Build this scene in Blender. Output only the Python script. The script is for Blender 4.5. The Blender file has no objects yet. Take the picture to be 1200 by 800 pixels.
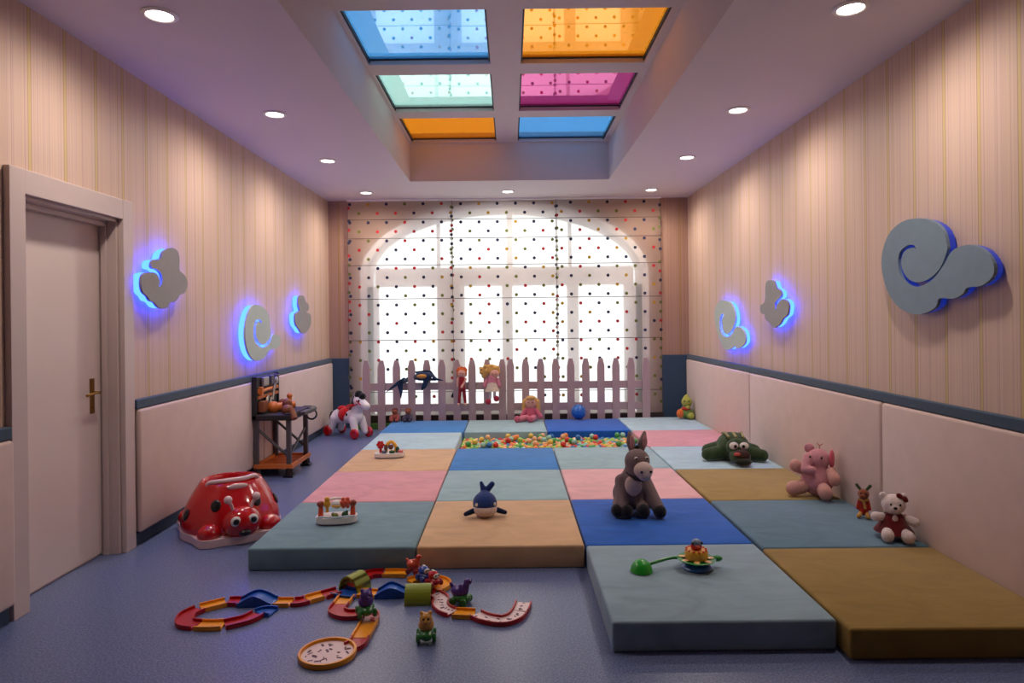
import bpy, bmesh, math, random
from mathutils import Vector, Matrix, geometry
random.seed(7)
C = bpy.context.scene.collection
SC = bpy.context.scene
PI = math.pi

# ------------------------------------------------------------------ camera, world, light, exposure
F, CX, CY, ROLL, EYE = 773.59, 598.35, 374.56, 0.011, 1.48
cam_d = bpy.data.cameras.new('camera'); cam = bpy.data.objects.new('camera', cam_d); C.objects.link(cam)
cam_d.sensor_width = 36; cam_d.lens = F / 1200 * 36
cam_d.shift_x = (600 - CX) / 1200; cam_d.shift_y = (CY - 400) / 1200
cam_d.clip_start = .05; cam_d.clip_end = 200
cam.matrix_world = Matrix.Translation((0, 0, EYE)) @ Matrix.Rotation(PI/2, 4, 'X') @ Matrix.Rotation(-ROLL, 4, 'Z')
SC.camera = cam
SC.view_settings.view_transform = 'Standard'; SC.view_settings.look = 'None'
SC.view_settings.exposure = 0.35; SC.view_settings.gamma = 1; SC.view_settings.use_curve_mapping = False
w = bpy.data.worlds.new('overcast_sky'); SC.world = w; w.use_nodes = True
w.node_tree.nodes['Background'].inputs[0].default_value = (.93, .97, 1, 1)
w.node_tree.nodes['Background'].inputs[1].default_value = 1.6
LAMP_W = 54; LAMP_COL = (1, .885, .79)
LED_COL = (.012, .04, 1.0); LED_STRENGTH = 15

Wl, Wr, Hc, Yb, Yn, zd, T = 2.533, 2.489, 3.161, 9.221, -1.3, .974, .136

def portal(loc, rot, sx, sy):
    d = bpy.data.lights.new('portal', 'AREA'); d.shape = 'RECTANGLE'; d.size = sx; d.size_y = sy
    o = bpy.data.objects.new('daylight_portal', d); C.objects.link(o); o.location = loc; o.rotation_euler = rot
    d.cycles.is_portal = True
portal((-.08, Yb+.30, 1.65), (-PI/2, 0, 0), 4.1, 3.1)
portal((0, 6.1, 3.80), (0, 0, 0), 2.4, 3.9)

def unroll(px, py):
    c, s = math.cos(ROLL), math.sin(ROLL); a, b = px-CX, py-CY
    return c*a - s*b, s*a + c*b
def at(px, py, z=0.):                       # the photo's pixel on the horizontal plane z
    u, v = unroll(px, py); Y = F*(EYE-z)/v
    return Vector((u*Y/F, Y, z))
def on_side(px, py, X):                     # ... on the plane x = X
    u, v = unroll(px, py); Y = F*X/u
    return Vector((X, Y, EYE - v*Y/F))
def on_back(px, py, Y):
    u, v = unroll(px, py)
    return Vector((u*Y/F, Y, EYE - v*Y/F))

# ------------------------------------------------------------------ materials
def lin(c):
    return tuple(((x/255+.055)/1.055)**2.4 if x > 10 else x/255/12.92 for x in c) + (1,)
class NT:
    def __init__(s, m): s.t = m.node_tree; s.n = s.t.nodes; s.l = s.t.links
    def add(s, typ, **kw):
        n = s.n.new(typ)
        for k, v in kw.items():
            if k.startswith('i_'): n.inputs[k[2:].replace('_', ' ')].default_value = v
            else: setattr(n, k, v)
        return n
    def link(s, a, b): s.l.new(a, b)
    def math(s, op, a, b=None):
        n = s.n.new('ShaderNodeMath'); n.operation = op
        for i, x in enumerate((a, b)):
            if x is None: continue
            if isinstance(x, (int, float)): n.inputs[i].default_value = x
            else: s.l.new(x, n.inputs[i])
        return n.outputs[0]
    def mix(s, fac, a, b):
        n = s.n.new('ShaderNodeMix'); n.data_type = 'RGBA'
        for k, x in ((0, fac), (6, a), (7, b)):
            if isinstance(x, (int, float, tuple)): n.inputs[k].default_value = x
            else: s.l.new(x, n.inputs[k])
        return n.outputs[2]
    def ramp(s, fac, stops):
        n = s.n.new('ShaderNodeValToRGB'); e = n.color_ramp.elements
        while len(e) < len(stops): e.new(.5)
        for el, (p, c) in zip(e, stops): el.position = p; el.color = c
        s.l.new(fac, n.inputs[0]); return n.outputs[0]
MATS = {}
def mat(name, col, rough=.5, var=.12, scale=30., bump=0., sheen=0., spec=.5, metal=0., coat=0., emit=None, estr=0., bscale=None):
    if name in MATS: return MATS[name]
    m = bpy.data.materials.new(name); m.use_nodes = True; t = NT(m); p = m.node_tree.nodes['Principled BSDF']; MATS[name] = m
    c = lin(col)
    tc = t.add('ShaderNodeTexCoord'); nz = t.add('ShaderNodeTexNoise', i_Scale=scale, i_Detail=4.); t.link(tc.outputs['Object'], nz.inputs['Vector'])
    dark = tuple(x*(1-var) for x in c[:3]) + (1,); lite = tuple(min(1, x*(1+var)) for x in c[:3]) + (1,)
    t.link(t.mix(nz.outputs['Fac'], dark, lite), p.inputs['Base Color'])
    p.inputs['Roughness'].default_value = rough; p.inputs['Metallic'].default_value = metal
    p.inputs['Specular IOR Level'].default_value = spec; p.inputs['Coat Weight'].default_value = coat
    if sheen: p.inputs['Sheen Weight'].default_value = sheen; p.inputs['Sheen Roughness'].default_value = .5
    if bump:
        nb = t.add('ShaderNodeTexNoise', i_Scale=bscale or scale*3, i_Detail=3.); t.link(tc.outputs['Object'], nb.inputs['Vector'])
        b = t.add('ShaderNodeBump', i_Strength=bump, i_Distance=.01); t.link(nb.outputs['Fac'], b.inputs['Height']); t.link(b.outputs[0], p.inputs['Normal'])
    if emit: p.inputs['Emission Color'].default_value = lin(emit) if max(emit) > 1 else emit + (1,); p.inputs['Emission Strength'].default_value = estr
    return m
def plastic(name, col, rough=.28): return mat('plastic_'+name, col, rough, .05, 12, coat=.2)
def plush(name, col): return mat('plush_'+name, col, .95, .25, 60, bump=.5, sheen=.25, spec=.1, bscale=220)

def wallpaper(name, axis, k=1.):
    m = bpy.data.materials.new(name); m.use_nodes = True; t = NT(m); p = m.node_tree.nodes['Principled BSDF']
    g = t.add('ShaderNodeNewGeometry'); sp = t.add('ShaderNodeSeparateXYZ'); t.link(g.outputs['Position'], sp.inputs[0]); c = sp.outputs[axis]
    nz = t.add('ShaderNodeTexNoise', noise_dimensions='1D', i_Scale=30., i_Detail=6., i_Roughness=.85); t.link(c, nz.inputs['W'])
    base = t.ramp(nz.outputs[0], [(.30, lin((160, 126, 112))), (.38, lin((204, 172, 150))), (.45, lin((222, 194, 170))), (.50, lin((194, 160, 154))), (.55, lin((220, 194, 174))), (.63, lin((206, 174, 146))), (.72, lin((168, 134, 122)))])
    f = t.math('FRACT', t.math('DIVIDE', c, .28))
    band = t.math('MULTIPLY', t.math('GREATER_THAN', f, .445), t.math('LESS_THAN', f, .505))
    edge = t.math('MULTIPLY', t.math('GREATER_THAN', f, .42), t.math('LESS_THAN', f, .53))
    f2 = t.math('FRACT', t.math('DIVIDE', c, .093))
    thin = t.math('MULTIPLY', t.math('GREATER_THAN', f2, .15), t.math('LESS_THAN', f2, .20))
    col = t.mix(t.math('MULTIPLY', thin, .4), base, lin((164, 126, 130)))
    col = t.mix(t.math('MULTIPLY', edge, .5), col, lin((150, 116, 92)))
    col = t.mix(t.math('MULTIPLY', band, .8), col, lin((212, 186, 124)))
    if k < 1: q = t.n.new('ShaderNodeMix'); q.data_type = 'RGBA'; q.blend_type = 'MULTIPLY'; q.inputs[0].default_value = 1; t.link(col, q.inputs[6]); q.inputs[7].default_value = (k, k*.84, k*.74, 1); col = q.outputs[2]  # darker, tanner multiply puts corner shade into the paper's colour
    t.link(col, p.inputs['Base Color']); p.inputs['Roughness'].default_value = .55; p.inputs['Specular IOR Level'].default_value = .3
    return m
M_wall_side = wallpaper('striped_wallpaper_side', 1); M_wall_back_shaded = wallpaper('striped_wallpaper_back_shaded', 0, .62)  # back wall: same paper, with the corner's shade tinted into its colour
M_paint = mat('ceiling_paint', (214, 202, 200), .7, .02, 3)
M_plain = mat('plain_paint', (140, 122, 114), .7, .03, 3)
M_navy = mat('navy_fabric', (58, 76, 96), .8, .18, 40, bump=.2, sheen=.15, spec=.2)
M_door = mat('door_laminate', (206, 186, 180), .38, .03, 4)
M_doorleaf = mat('door_leaf_laminate', (222, 202, 194), .35, .03, 4)
M_white = mat('white_frame', (244, 243, 241), .4, .02, 5)
M_picket = mat('picket_paint', (178, 152, 152), .5, .04, 8)
M_brass = mat('brass', (150, 115, 60), .3, .05, 20, metal=1)
M_dark = mat('dark_wood', (58, 44, 38), .6, .2, 25)

def floor_mat():
    m = bpy.data.materials.new('vinyl_floor'); m.use_nodes = True; t = NT(m); p = m.node_tree.nodes['Principled BSDF']
    tc = t.add('ShaderNodeTexCoord')
    a = t.add('ShaderNodeTexNoise', i_Scale=110., i_Detail=2.); t.link(tc.outputs['Object'], a.inputs['Vector'])
    v = t.add('ShaderNodeTexVoronoi', i_Scale=95.); t.link(tc.outputs['Object'], v.inputs['Vector'])
    base = t.ramp(a.outputs['Fac'], [(.35, lin((74, 88, 126))), (.5, lin((94, 107, 147))), (.66, lin((122, 131, 164)))])
    fl = t.math('LESS_THAN', v.outputs['Distance'], .16)
    t.link(t.mix(t.math('MULTIPLY', fl, .4), base, lin((160, 156, 178))), p.inputs['Base Color'])
    p.inputs['Roughness'].default_value = .32; p.inputs['Specular IOR Level'].default_value = .5
    b = t.add('ShaderNodeBump', i_Strength=.04, i_Distance=.002); t.link(a.outputs['Fac'], b.inputs['Height']); t.link(b.outputs[0], p.inputs['Normal'])
    return m
def mat_fabric(name, col, scale=3.5):
    m = bpy.data.materials.new('mat_'+name); m.use_nodes = True; t = NT(m); p = m.node_tree.nodes['Principled BSDF']
    tc = t.add('ShaderNodeTexCoord'); mp = t.add('ShaderNodeMapping'); mp.inputs['Scale'].default_value = (1, 1.7, 1); t.link(tc.outputs['Object'], mp.inputs[0])
    n = t.add('ShaderNodeTexNoise', i_Scale=scale, i_Detail=5., i_Distortion=1.2); t.link(mp.outputs[0], n.inputs['Vector'])
    c = lin(col)
    t.link(t.ramp(n.outputs['Fac'], [(.3, tuple(x*.88 for x in c[:3])+(1,)), (.5, c), (.72, tuple(min(1, x*1.10+.006) for x in c[:3])+(1,))]), p.inputs['Base Color'])
    p.inputs['Roughness'].default_value = .85; p.inputs['Specular IOR Level'].default_value = .25
    p.inputs['Sheen Weight'].default_value = .3; p.inputs['Sheen Roughness'].default_value = .35
    n2 = t.add('ShaderNodeTexNoise', i_Scale=260., i_Detail=2.); t.link(tc.outputs['Object'], n2.inputs['Vector'])
    b = t.add('ShaderNodeBump', i_Strength=.25, i_Distance=.004); t.link(n2.outputs['Fac'], b.inputs['Height'])
    b2 = t.add('ShaderNodeBump', i_Strength=.15, i_Distance=.03); t.link(n.outputs['Fac'], b2.inputs['Height']); t.link(b.outputs[0], b2.inputs['Normal']); t.link(b2.outputs[0], p.inputs['Normal'])
    return m
def curtain_mat(name='sheer_fabric'):
    m = bpy.data.materials.new(name); m.use_nodes = True; t = NT(m); t.n.clear()
    o = t.add('ShaderNodeOutputMaterial'); tr = t.add('ShaderNodeBsdfTransparent'); tl = t.add('ShaderNodeBsdfTranslucent'); df = t.add('ShaderNodeBsdfDiffuse')
    tc = t.add('ShaderNodeTexCoord'); n = t.add('ShaderNodeTexNoise', i_Scale=4., i_Detail=3.); t.link(tc.outputs['Object'], n.inputs['Vector'])
    col = t.mix(n.outputs['Fac'], (.80, .76, .72, 1), (.90, .86, .82, 1))
    t.link(col, tl.inputs[0]); t.link(col, df.inputs[0]); tr.inputs[0].default_value = (.95, .91, .87, 1)
    a = t.add('ShaderNodeMixShader'); a.inputs[0].default_value = .12; t.link(tl.outputs[0], a.inputs[1]); t.link(df.outputs[0], a.inputs[2])
    b = t.add('ShaderNodeMixShader'); b.inputs[0].default_value = .55; t.link(tr.outputs[0], b.inputs[1]); t.link(a.outputs[0], b.inputs[2]); t.link(b.outputs[0], o.inputs[0])
    return m
def glass_mat(name, tint, refl, rcol=(1, 1, 1, 1)):
    m = bpy.data.materials.new(name); m.use_nodes = True; t = NT(m); t.n.clear()
    o = t.add('ShaderNodeOutputMaterial'); tr = t.add('ShaderNodeBsdfTransparent'); gl = t.add('ShaderNodeBsdfGlossy')
    tr.inputs[0].default_value = tint; gl.inputs[0].default_value = rcol; gl.inputs['Roughness'].default_value = 0.0
    a = t.add('ShaderNodeMixShader'); a.inputs[0].default_value = refl; t.link(tr.outputs[0], a.inputs[1]); t.link(gl.outputs[0], a.inputs[2]); t.link(a.outputs[0], o.inputs[0])
    return m
def emit_mat(name, col, s):
    m = bpy.data.materials.new(name); m.use_nodes = True; t = NT(m); t.n.clear()
    o = t.add('ShaderNodeOutputMaterial'); e = t.add('ShaderNodeEmission'); e.inputs[0].default_value = col+(1,); e.inputs[1].default_value = s; t.link(e.outputs[0], o.inputs[0])
    return m

# ------------------------------------------------------------------ mesh helpers
class MB:
    def __init__(s): s.b = bmesh.new(); s.mi = 0
    def _fin(s, vs):
        fs = set(f for v in vs for f in v.link_faces)
        for f in fs: f.material_index = s.mi
        return s
    def box(s, c, d, rot=None):
        r = bmesh.ops.create_cube(s.b, size=1)['verts']
        M = Matrix.Translation(c) @ (rot.to_4x4() if rot else Matrix()) @ Matrix.Diagonal((d[0], d[1], d[2], 1))
        bmesh.ops.transform(s.b, matrix=M, verts=r); return s._fin(r)
    def bx(s, x0, x1, y0, y1, z0, z1): return s.box(((x0+x1)/2, (y0+y1)/2, (z0+z1)/2), (x1-x0, y1-y0, z1-z0))
    def sph(s, c, r, rot=None, seg=16):
        if isinstance(r, (int, float)): r = (r, r, r)
        vs = bmesh.ops.create_uvsphere(s.b, u_segments=seg, v_segments=max(6, seg*2//3), radius=1)['verts']
        M = Matrix.Translation(c) @ (rot.to_4x4() if rot else Matrix()) @ Matrix.Diagonal((r[0], r[1], r[2], 1))
        bmesh.ops.transform(s.b, matrix=M, verts=vs); return s._fin(vs)
    def cyl(s, p0, p1, r0, r1=None, seg=16, caps=True):
        p0, p1 = Vector(p0), Vector(p1); d = p1-p0; r1 = r0 if r1 is None else r1
        vs = bmesh.ops.create_cone(s.b, cap_ends=caps, segments=seg, radius1=max(r0, 1e-4), radius2=max(r1, 1e-4), depth=d.length)['verts']
        M = Matrix.Translation((p0+p1)/2) @ d.to_track_quat('Z', 'Y').to_matrix().to_4x4()
        bmesh.ops.transform(s.b, matrix=M, verts=vs); return s._fin(vs)
    def tube(s, pts, r, seg=10, closed=False, r1=None):
        pts = [Vector(p) for p in pts]; n = len(pts); rings = []; up = None
        for i, p in enumerate(pts):
            a = pts[(i-1) % n] if closed or i else p; b = pts[(i+1) % n] if closed or i < n-1 else p
            d = (b-a).normalized()
            if up is None: up = d.orthogonal().normalized()
            up = (up - d*up.dot(d)).normalized(); sd = d.cross(up)
            rr = r if r1 is None else r + (r1-r)*i/(n-1)
            rings.append([s.b.verts.new(p + (up*math.cos(2*PI*k/seg) + sd*math.sin(2*PI*k/seg))*rr) for k in range(seg)])
        for i in range(n if closed else n-1):
            A, B = rings[i], rings[(i+1) % n]
            for k in range(seg): s.b.faces.new((A[k], A[(k+1) % seg], B[(k+1) % seg], B[k]))
        if not closed: s.b.faces.new(rings[0][::-1]); s.b.faces.new(rings[-1])
        return s._fin([v for R in rings for v in R])
    def lathe(s, prof, c=(0, 0, 0), seg=32, rot=None):
        M = Matrix.Translation(c) @ (rot.to_4x4() if rot else Matrix()); rings = []
        for r, z in prof:
            if r < 1e-5: rings.append([s.b.verts.new(M @ Vector((0, 0, z)))])
            else: rings.append([s.b.verts.new(M @ Vector((r*math.cos(2*PI*k/seg), r*math.sin(2*PI*k/seg), z))) for k in range(seg)])
        for A, B in zip(rings, rings[1:]):
            if len(A) == 1 and len(B) == 1: continue
            for k in range(seg):
                j = (k+1) % seg
                if len(A) == 1: s.b.faces.new((A[0], B[j], B[k]))
                elif len(B) == 1: s.b.faces.new((A[k], A[j], B[0]))
                else: s.b.faces.new((A[k], A[j], B[j], B[k]))
        return s._fin([v for R in rings for v in R])
    def prism(s, pts, off):                          # polygon (3D, planar) pushed along off
        off = Vector(off); A = [Vector(p) for p in pts]; tris = geometry.tessellate_polygon([A])
        v0 = [s.b.verts.new(p) for p in A]; v1 = [s.b.verts.new(p+off) for p in A]; n = len(A)
        for t in tris:
            try: s.b.faces.new([v0[i] for i in t]); s.b.faces.new([v1[i] for i in reversed(t)])
            except ValueError: pass
        for i in range(n): s.b.faces.new((v0[i], v0[(i+1) % n], v1[(i+1) % n], v1[i]))
        return s._fin(v0+v1)
    def quad(s, *p): s.b.faces.new([s.b.verts.new(q) for q in p]).material_index = s.mi; return s
    def build(s, name, m, parent=None, smooth=False, bevel=0, seg=2):
        if bevel:
            es = [e for e in s.b.edges if len(e.link_faces) == 2 and e.calc_face_angle(0) > .6]
            bmesh.ops.bevel(s.b, geom=es, offset=bevel, segments=seg, profile=.5, affect='EDGES')
        bmesh.ops.recalc_face_normals(s.b, faces=s.b.faces)
        me = bpy.data.meshes.new(name); s.b.to_mesh(me); s.b.free()
        for q in (m if isinstance(m, (list, tuple)) else [m]): me.materials.append(q)
        if smooth:
            me.polygons.foreach_set('use_smooth', [True]*len(me.polygons))
            try: me.set_sharp_from_angle(angle=.7)
            except Exception: pass
        o = bpy.data.objects.new(name, me); C.objects.link(o)
        if parent: o.parent = parent
        return o
def tag(o, label, cat, group=None):
    o['label'] = label; o['category'] = cat
    if group: o['group'] = group
    return o
def struct(o): o['kind'] = 'structure'; return o
def thing(name, label, cat, loc=(0, 0, 0), rz=0, group=None, rot=None):
    o = bpy.data.objects.new(name, None); C.objects.link(o); o.empty_display_size = .1
    o.location = loc; o.rotation_euler = rot or (0, 0, rz); return tag(o, label, cat, group)
def blob(name, parts, m, parent=None, vox=.008, it=4):
    b = MB()
    for q in parts:
        if q[0] == 's': b.sph(q[1], q[2], q[3] if len(q) > 3 else None, 14)
        else:
            _, p0, r0, p1, r1 = q; p0, p1 = Vector(p0), Vector(p1); n = max(3, int((p1-p0).length/(min(r0, r1)*.5))+1)
            for i in range(n+1): f = i/n; b.sph(p0.lerp(p1, f), r0+(r1-r0)*f, None, 12)
    o = b.build(name, m)
    r = o.modifiers.new('r', 'REMESH'); r.mode = 'VOXEL'; r.voxel_size = vox; r.use_smooth_shade = True
    s = o.modifiers.new('s', 'SMOOTH'); s.iterations = it; s.factor = .5
    dg = bpy.context.evaluated_depsgraph_get(); dg.update()
    me = bpy.data.meshes.new_from_object(o.evaluated_get(dg)); old = o.data; o.modifiers.clear(); o.data = me; bpy.data.meshes.remove(old)
    me.polygons.foreach_set('use_smooth', [True]*len(me.polygons))
    if not me.materials: me.materials.append(m)
    if parent: o.parent = parent
    return o
def dot(name, c, r, m, parent, rot=None, seg=12):     # a small rounded bead or patch
    return MB().sph(c, r, rot, seg).build(name, m, parent, True)
def RX(a): return Matrix.Rotation(a, 3, 'X')
def RY(a): return Matrix.Rotation(a, 3, 'Y')
def RZ(a): return Matrix.Rotation(a, 3, 'Z')
def smooth_path(p, n=6):                              # Catmull-Rom
    p = [Vector(q) for q in p]; out = []
    for i in range(len(p)-1):
        a, b, c, d = p[max(0, i-1)], p[i], p[i+1], p[min(len(p)-1, i+2)]
        for k in range(n):
            t = k/n; out.append(.5*((2*b)+(c-a)*t+(2*a-5*b+4*c-d)*t*t+(3*b-a-3*c+d)*t**3))
    return out+[p[-1]]

# ------------------------------------------------------------------ room shell
struct(MB().bx(-Wl-.3, Wr+.3, Yn-.2, Yb+.35, -.2, 0).build('floor', floor_mat()))
DY0, DY1, DZ = 3.41, 4.27, 2.158
struct(MB().bx(-Wl-.25, -Wl, Yn-.2, DY0, 0, Hc).bx(-Wl-.25, -Wl, DY1, Yb+.2, 0, Hc).bx(-Wl-.25, -Wl, DY0, DY1, DZ, Hc).build('wall_left', M_wall_side))
struct(MB().bx(Wr, Wr+.2, Yn-.2, Yb+.2, 0, Hc).build('wall_right', M_wall_side))
struct(MB().bx(-Wl, Wr, Yn-.2, Yn, 0, Hc).build('wall_front', M_plain))
AX, AW, AZ, AH = -.081, 2.016, 2.106, 1.024
b = MB(); b.bx(-Wl, AX-AW, Yb, Yb+.2, 0, Hc).bx(AX+AW, Wr, Yb, Yb+.2, 0, Hc).bx(AX-AW, AX+AW, Yb, Yb+.2, 0, .16)
N = 48; arch = [(AX-AW*math.cos(PI*i/N), AZ+AH*math.sin(PI*i/N)) for i in range(N+1)]
for (x0, z0), (x1, z1) in zip(arch, arch[1:]):
    b.prism([(x0, Yb, z0), (x1, Yb, z1), (x1, Yb, Hc), (x0, Yb, Hc)], (0, .2, 0))
struct(b.build('wall_back', M_wall_back_shaded))
# ceiling with the skylight recess
RX0, RX1, RY0, RY1, RZ1 = -1.195, 1.205, 1.9, 7.97, 3.62
b = MB(); z0, z1 = Hc, Hc+.12
b.bx(-Wl-.25, RX0, Yn-.2, Yb+.2, z0, z1).bx(RX1, Wr+.2, Yn-.2, Yb+.2, z0, z1).bx(RX0, RX1, Yn-.2, RY0, z0, z1).bx(RX0, RX1, RY1, Yb+.2, z0, z1)
struct(b.build('ceiling', M_paint))
b = MB(); t_ = .1
zb = Hc+.12
b.bx(RX0-t_, RX0, RY0, RY1, zb, RZ1+.12).bx(RX1, RX1+t_, RY0, RY1, zb, RZ1+.12).bx(RX0-t_, RX1+t_, RY1, RY1+t_, zb, RZ1+.12).bx(RX0-t_, RX1+t_, RY0-t_, RY0, zb, RZ1+.12)
struct(b.build('trim_1', M_paint))
# grid of beams under the coloured panes
rows = [(4.55, 5.52), (5.75, 6.77), (6.985, 7.945)]; cols = [(-1.165, -.145), (.108, 1.145)]
b = MB(); zt = RZ1+.075
b.bx(RX0, RX1, RY0, 4.55, RZ1, zt).bx(RX0, RX1, 5.52, 5.75, RZ1, zt).bx(RX0, RX1, 6.77, 6.985, RZ1, zt).bx(RX0, RX1, 7.945, RY1, RZ1, zt)
for y0, y1 in rows: b.bx(RX0, cols[0][0], y0, y1, RZ1, zt).bx(cols[0][1], cols[1][0], y0, y1, RZ1, zt).bx(cols[1][1], RX1, y0, y1, RZ1, zt)
struct(b.build('trim_2', M_paint))
BLUE, ORG, MINT, MAG = (.28, .60, .86, 1), (.88, .52, .10, 1), (.68, .90, .85, 1), (.52, .16, .38, 1)
tints = [[(BLUE, 'blue', (.75, .9, 1, 1)), (ORG, 'orange', (1, .68, .28, 1))], [(MINT, 'mint', (.85, 1, .97, 1)), (MAG, 'magenta', (1, .35, .62, 1))], [(ORG, 'orange', (1, .68, .28, 1)), (BLUE, 'blue', (.75, .9, 1, 1))]]
M_gasket = mat('dark_gasket', (40, 44, 58), .6); gm = {}; k = 2
for (y0, y1), tr in zip(rows, tints):
    for (x0, x1), (tc, nm, rc) in zip(cols, tr):
        if nm not in gm: gm[nm] = glass_mat('glass_'+nm, tc, .42, rc)
        z = RZ1+.05; g = .014
        o = struct(MB().bx(x0, x1, y0, y1, z, z+.008).build('window_%d' % k, gm[nm])); k += 1
        b = MB().bx(x0, x0+g, y0, y1, z-.03, z-.001).bx(x1-g, x1, y0, y1, z-.03, z-.001).bx(x0+g, x1-g, y1-g, y1, z-.012, z-.001)
        b.build('gasket', M_gasket, o)

# arched window
b = MB(); y0, y1 = Yb+.06, Yb+.13
def arch_ring(b, f0, f1, y0, y1):
    P = lambda f, i: (AX-AW*f*math.cos(PI*i/N), AZ+(AH-AW*(1-f))*math.sin(PI*i/N))
    for i in range(N):
        a, c, d, e = P(f0, i), P(f0, i+1), P(f1, i+1), P(f1, i)
        b.prism([(a[0], y0, a[1]), (c[0], y0, c[1]), (d[0], y0, d[1]), (e[0], y0, e[1])], (0, y1-y0, 0))
arch_ring(b, .999, .955, Yb-.015, Yb+.12); arch_ring(b, .955, .915, y0, y1)
b.bx(AX-AW*.999, AX-AW*.955, Yb-.015, Yb+.12, .172, AZ).bx(AX+AW*.955, AX+AW*.999, Yb-.015, Yb+.12, .172, AZ).bx(AX-AW*.955, AX-AW*.915, y0, y1, .172, AZ).bx(AX+AW*.915, AX+AW*.955, y0, y1, .172, AZ)
ztr = 2.02
b.bx(AX-AW*.90, AX+AW*.90, y0, y1, ztr-.06, ztr+.20).bx(AX-AW*.90, AX+AW*.90, y0, y1, .172, .27)
X = lambda px: on_back(px, 400, Yb+.1).x
for a, c in ((430, 445), (513, 545), (589, 601), (665, 678), (731, 752)): b.bx(X(a), X(c), y0, y1, .27, ztr-.06)
b.bx(X(595), X(602), y0+.01, y1, ztr+.2, AZ+AH*.84)
for sx in (-1, 1):
    b.prism([(AX+sx*.9, y0+.01, ztr+.2), (AX+sx*.95, y0+.01, ztr+.2), (AX+sx*.95, y0+.01, AZ+.72), (AX+sx*.9, y0+.01, AZ+.74)], (0, .05, 0))
win = struct(b.build('window_1', M_white))
P = [(AX-AW*.95, Yb+.10, .2)] + [(AX-AW*.95*math.cos(PI*i/N), Yb+.10, AZ+AH*.93*math.sin(PI*i/N)) for i in range(N+1)] + [(AX+AW*.95, Yb+.10, .2)]
MB().prism(P, (0, .005, 0)).build('glass', glass_mat('clear_glass', (.96, .98, .98, 1), .06), win)

# dado trim, pilasters, baseboards
def trim(n, *bxs):
    b = MB()
    for q in bxs: b.bx(*q)
    return struct(b.build(n, M_navy, bevel=.006))
trim('trim_3', (-Wl, -Wl+.045, 4.385, Yb-.001, zd-.062, zd), (-Wl, -Wl+.045, Yn, 3.29, zd-.062, zd))
trim('trim_4', (Wr-.045, Wr, Yn, Yb, zd-.062, zd))
trim('trim_5', (-Wl+.045, -2.222, Yb-.05, Yb, 0, zd-.005))
trim('trim_6', (2.105, Wr-.045, Yb-.05, Yb, 0, zd-.005))
trim('baseboard_left', (-Wl, -Wl+.02, 4.385, Yb-.05, 0, .085), (-Wl, -Wl+.02, Yn, 3.29, 0, .085))
trim('baseboard_right', (Wr-.02, Wr, Yn, Yb-.05, 0, .085))
struct(MB().bx(-2.222, 2.105, Yb-.09, Yb-.001, 0, .17).build('baseboard_back', M_dark))

# door with its casing
door = bpy.data.objects.new('door_1', None); C.objects.link(door); door['kind'] = 'structure'; door.location = (-Wl, (DY0+DY1)/2, 0)
def dpart(b, name, m, **k):
    o = b.build(name, m, **k); o.parent = door; o.matrix_parent_inverse = Matrix.Translation(-door.location); return o
XF = -Wl+.035
dpart(MB().bx(-Wl+.001, XF, 3.30, DY0, 0, 2.285).bx(-Wl+.001, XF, DY1, 4.38, 0, 2.285).bx(-Wl+.001, XF-.002, DY0, DY1, DZ, 2.285)
      .bx(-Wl-.24, -Wl, DY1-.02, DY1, 0, DZ).bx(-Wl-.24, -Wl, DY0, DY0+.02, 0, DZ).bx(-Wl-.24, -Wl, DY0, DY1, DZ-.02, DZ)
      .bx(-Wl-.095, -Wl-.06, DY1-.035, DY1-.02, 0, DZ-.02).bx(-Wl-.095, -Wl-.06, DY0, DY1, DZ-.05, DZ-.02)
      .bx(-Wl-.16, -Wl-.12, DY0, DY1, 0, .006), 'door_frame', M_door, bevel=.003)
leaf = dpart(MB().bx(-Wl-.15, -Wl-.11, DY0+.022, DY1-.024, .012, DZ-.024), 'door_leaf', M_doorleaf, bevel=.003)
hy, hz, hx = 4.155, 1.05, -Wl-.108
b = MB().bx(hx-.002, hx+.006, hy-.018, hy+.018, hz-.13, hz+.09).cyl((hx, hy, hz), (hx+.05, hy, hz), .009)
b.tube(smooth_path([(hx+.05, hy+.005, hz), (hx+.055, hy-.04, hz+.004), (hx+.05, hy-.125, hz-.006)]), .009).cyl((hx+.004, hy, hz-.09), (hx+.012, hy, hz-.09), .009)
dpart(b, 'door_handle', M_brass, smooth=True)

# padded wall panels
M_pad = mat('velour_beige', (206, 178, 168), .9, .10, 7, bump=.12, sheen=.35, spec=.15, bscale=14)
def pad(side, y0, y1, label):
    x0, x1 = (-Wl+.021, -Wl+.06) if side < 0 else (Wr-.06, Wr-.021)
    z0 = .09
    o = MB().bx(x0, x1, y0+.004, y1-.004, z0, zd-.066).build('padded_wall_panel', M_pad, None, True, .018, 4); tag(o, label, 'wall panel', 'padded wall panels')
pad(1, 6.745, 9.16, 'beige padded wall panel on the right wall beside the back corner, behind the green plush bug')
pad(1, 4.35, 6.74, 'beige padded wall panel on the right wall behind the pink plush and the green crocodile')
pad(1, 1.95, 4.345, 'beige padded wall panel on the right wall behind the white teddy bear')
pad(-1, 6.60, 9.16, 'beige padded wall panel on the left wall behind the white toy horse')
pad(-1, 4.39, 6.595, 'beige padded wall panel on the left wall behind the red ladybug')
pad(-1, 1.3, 3.29, 'beige padded wall panel on the near side of the door, cut by the photo edge')

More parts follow.
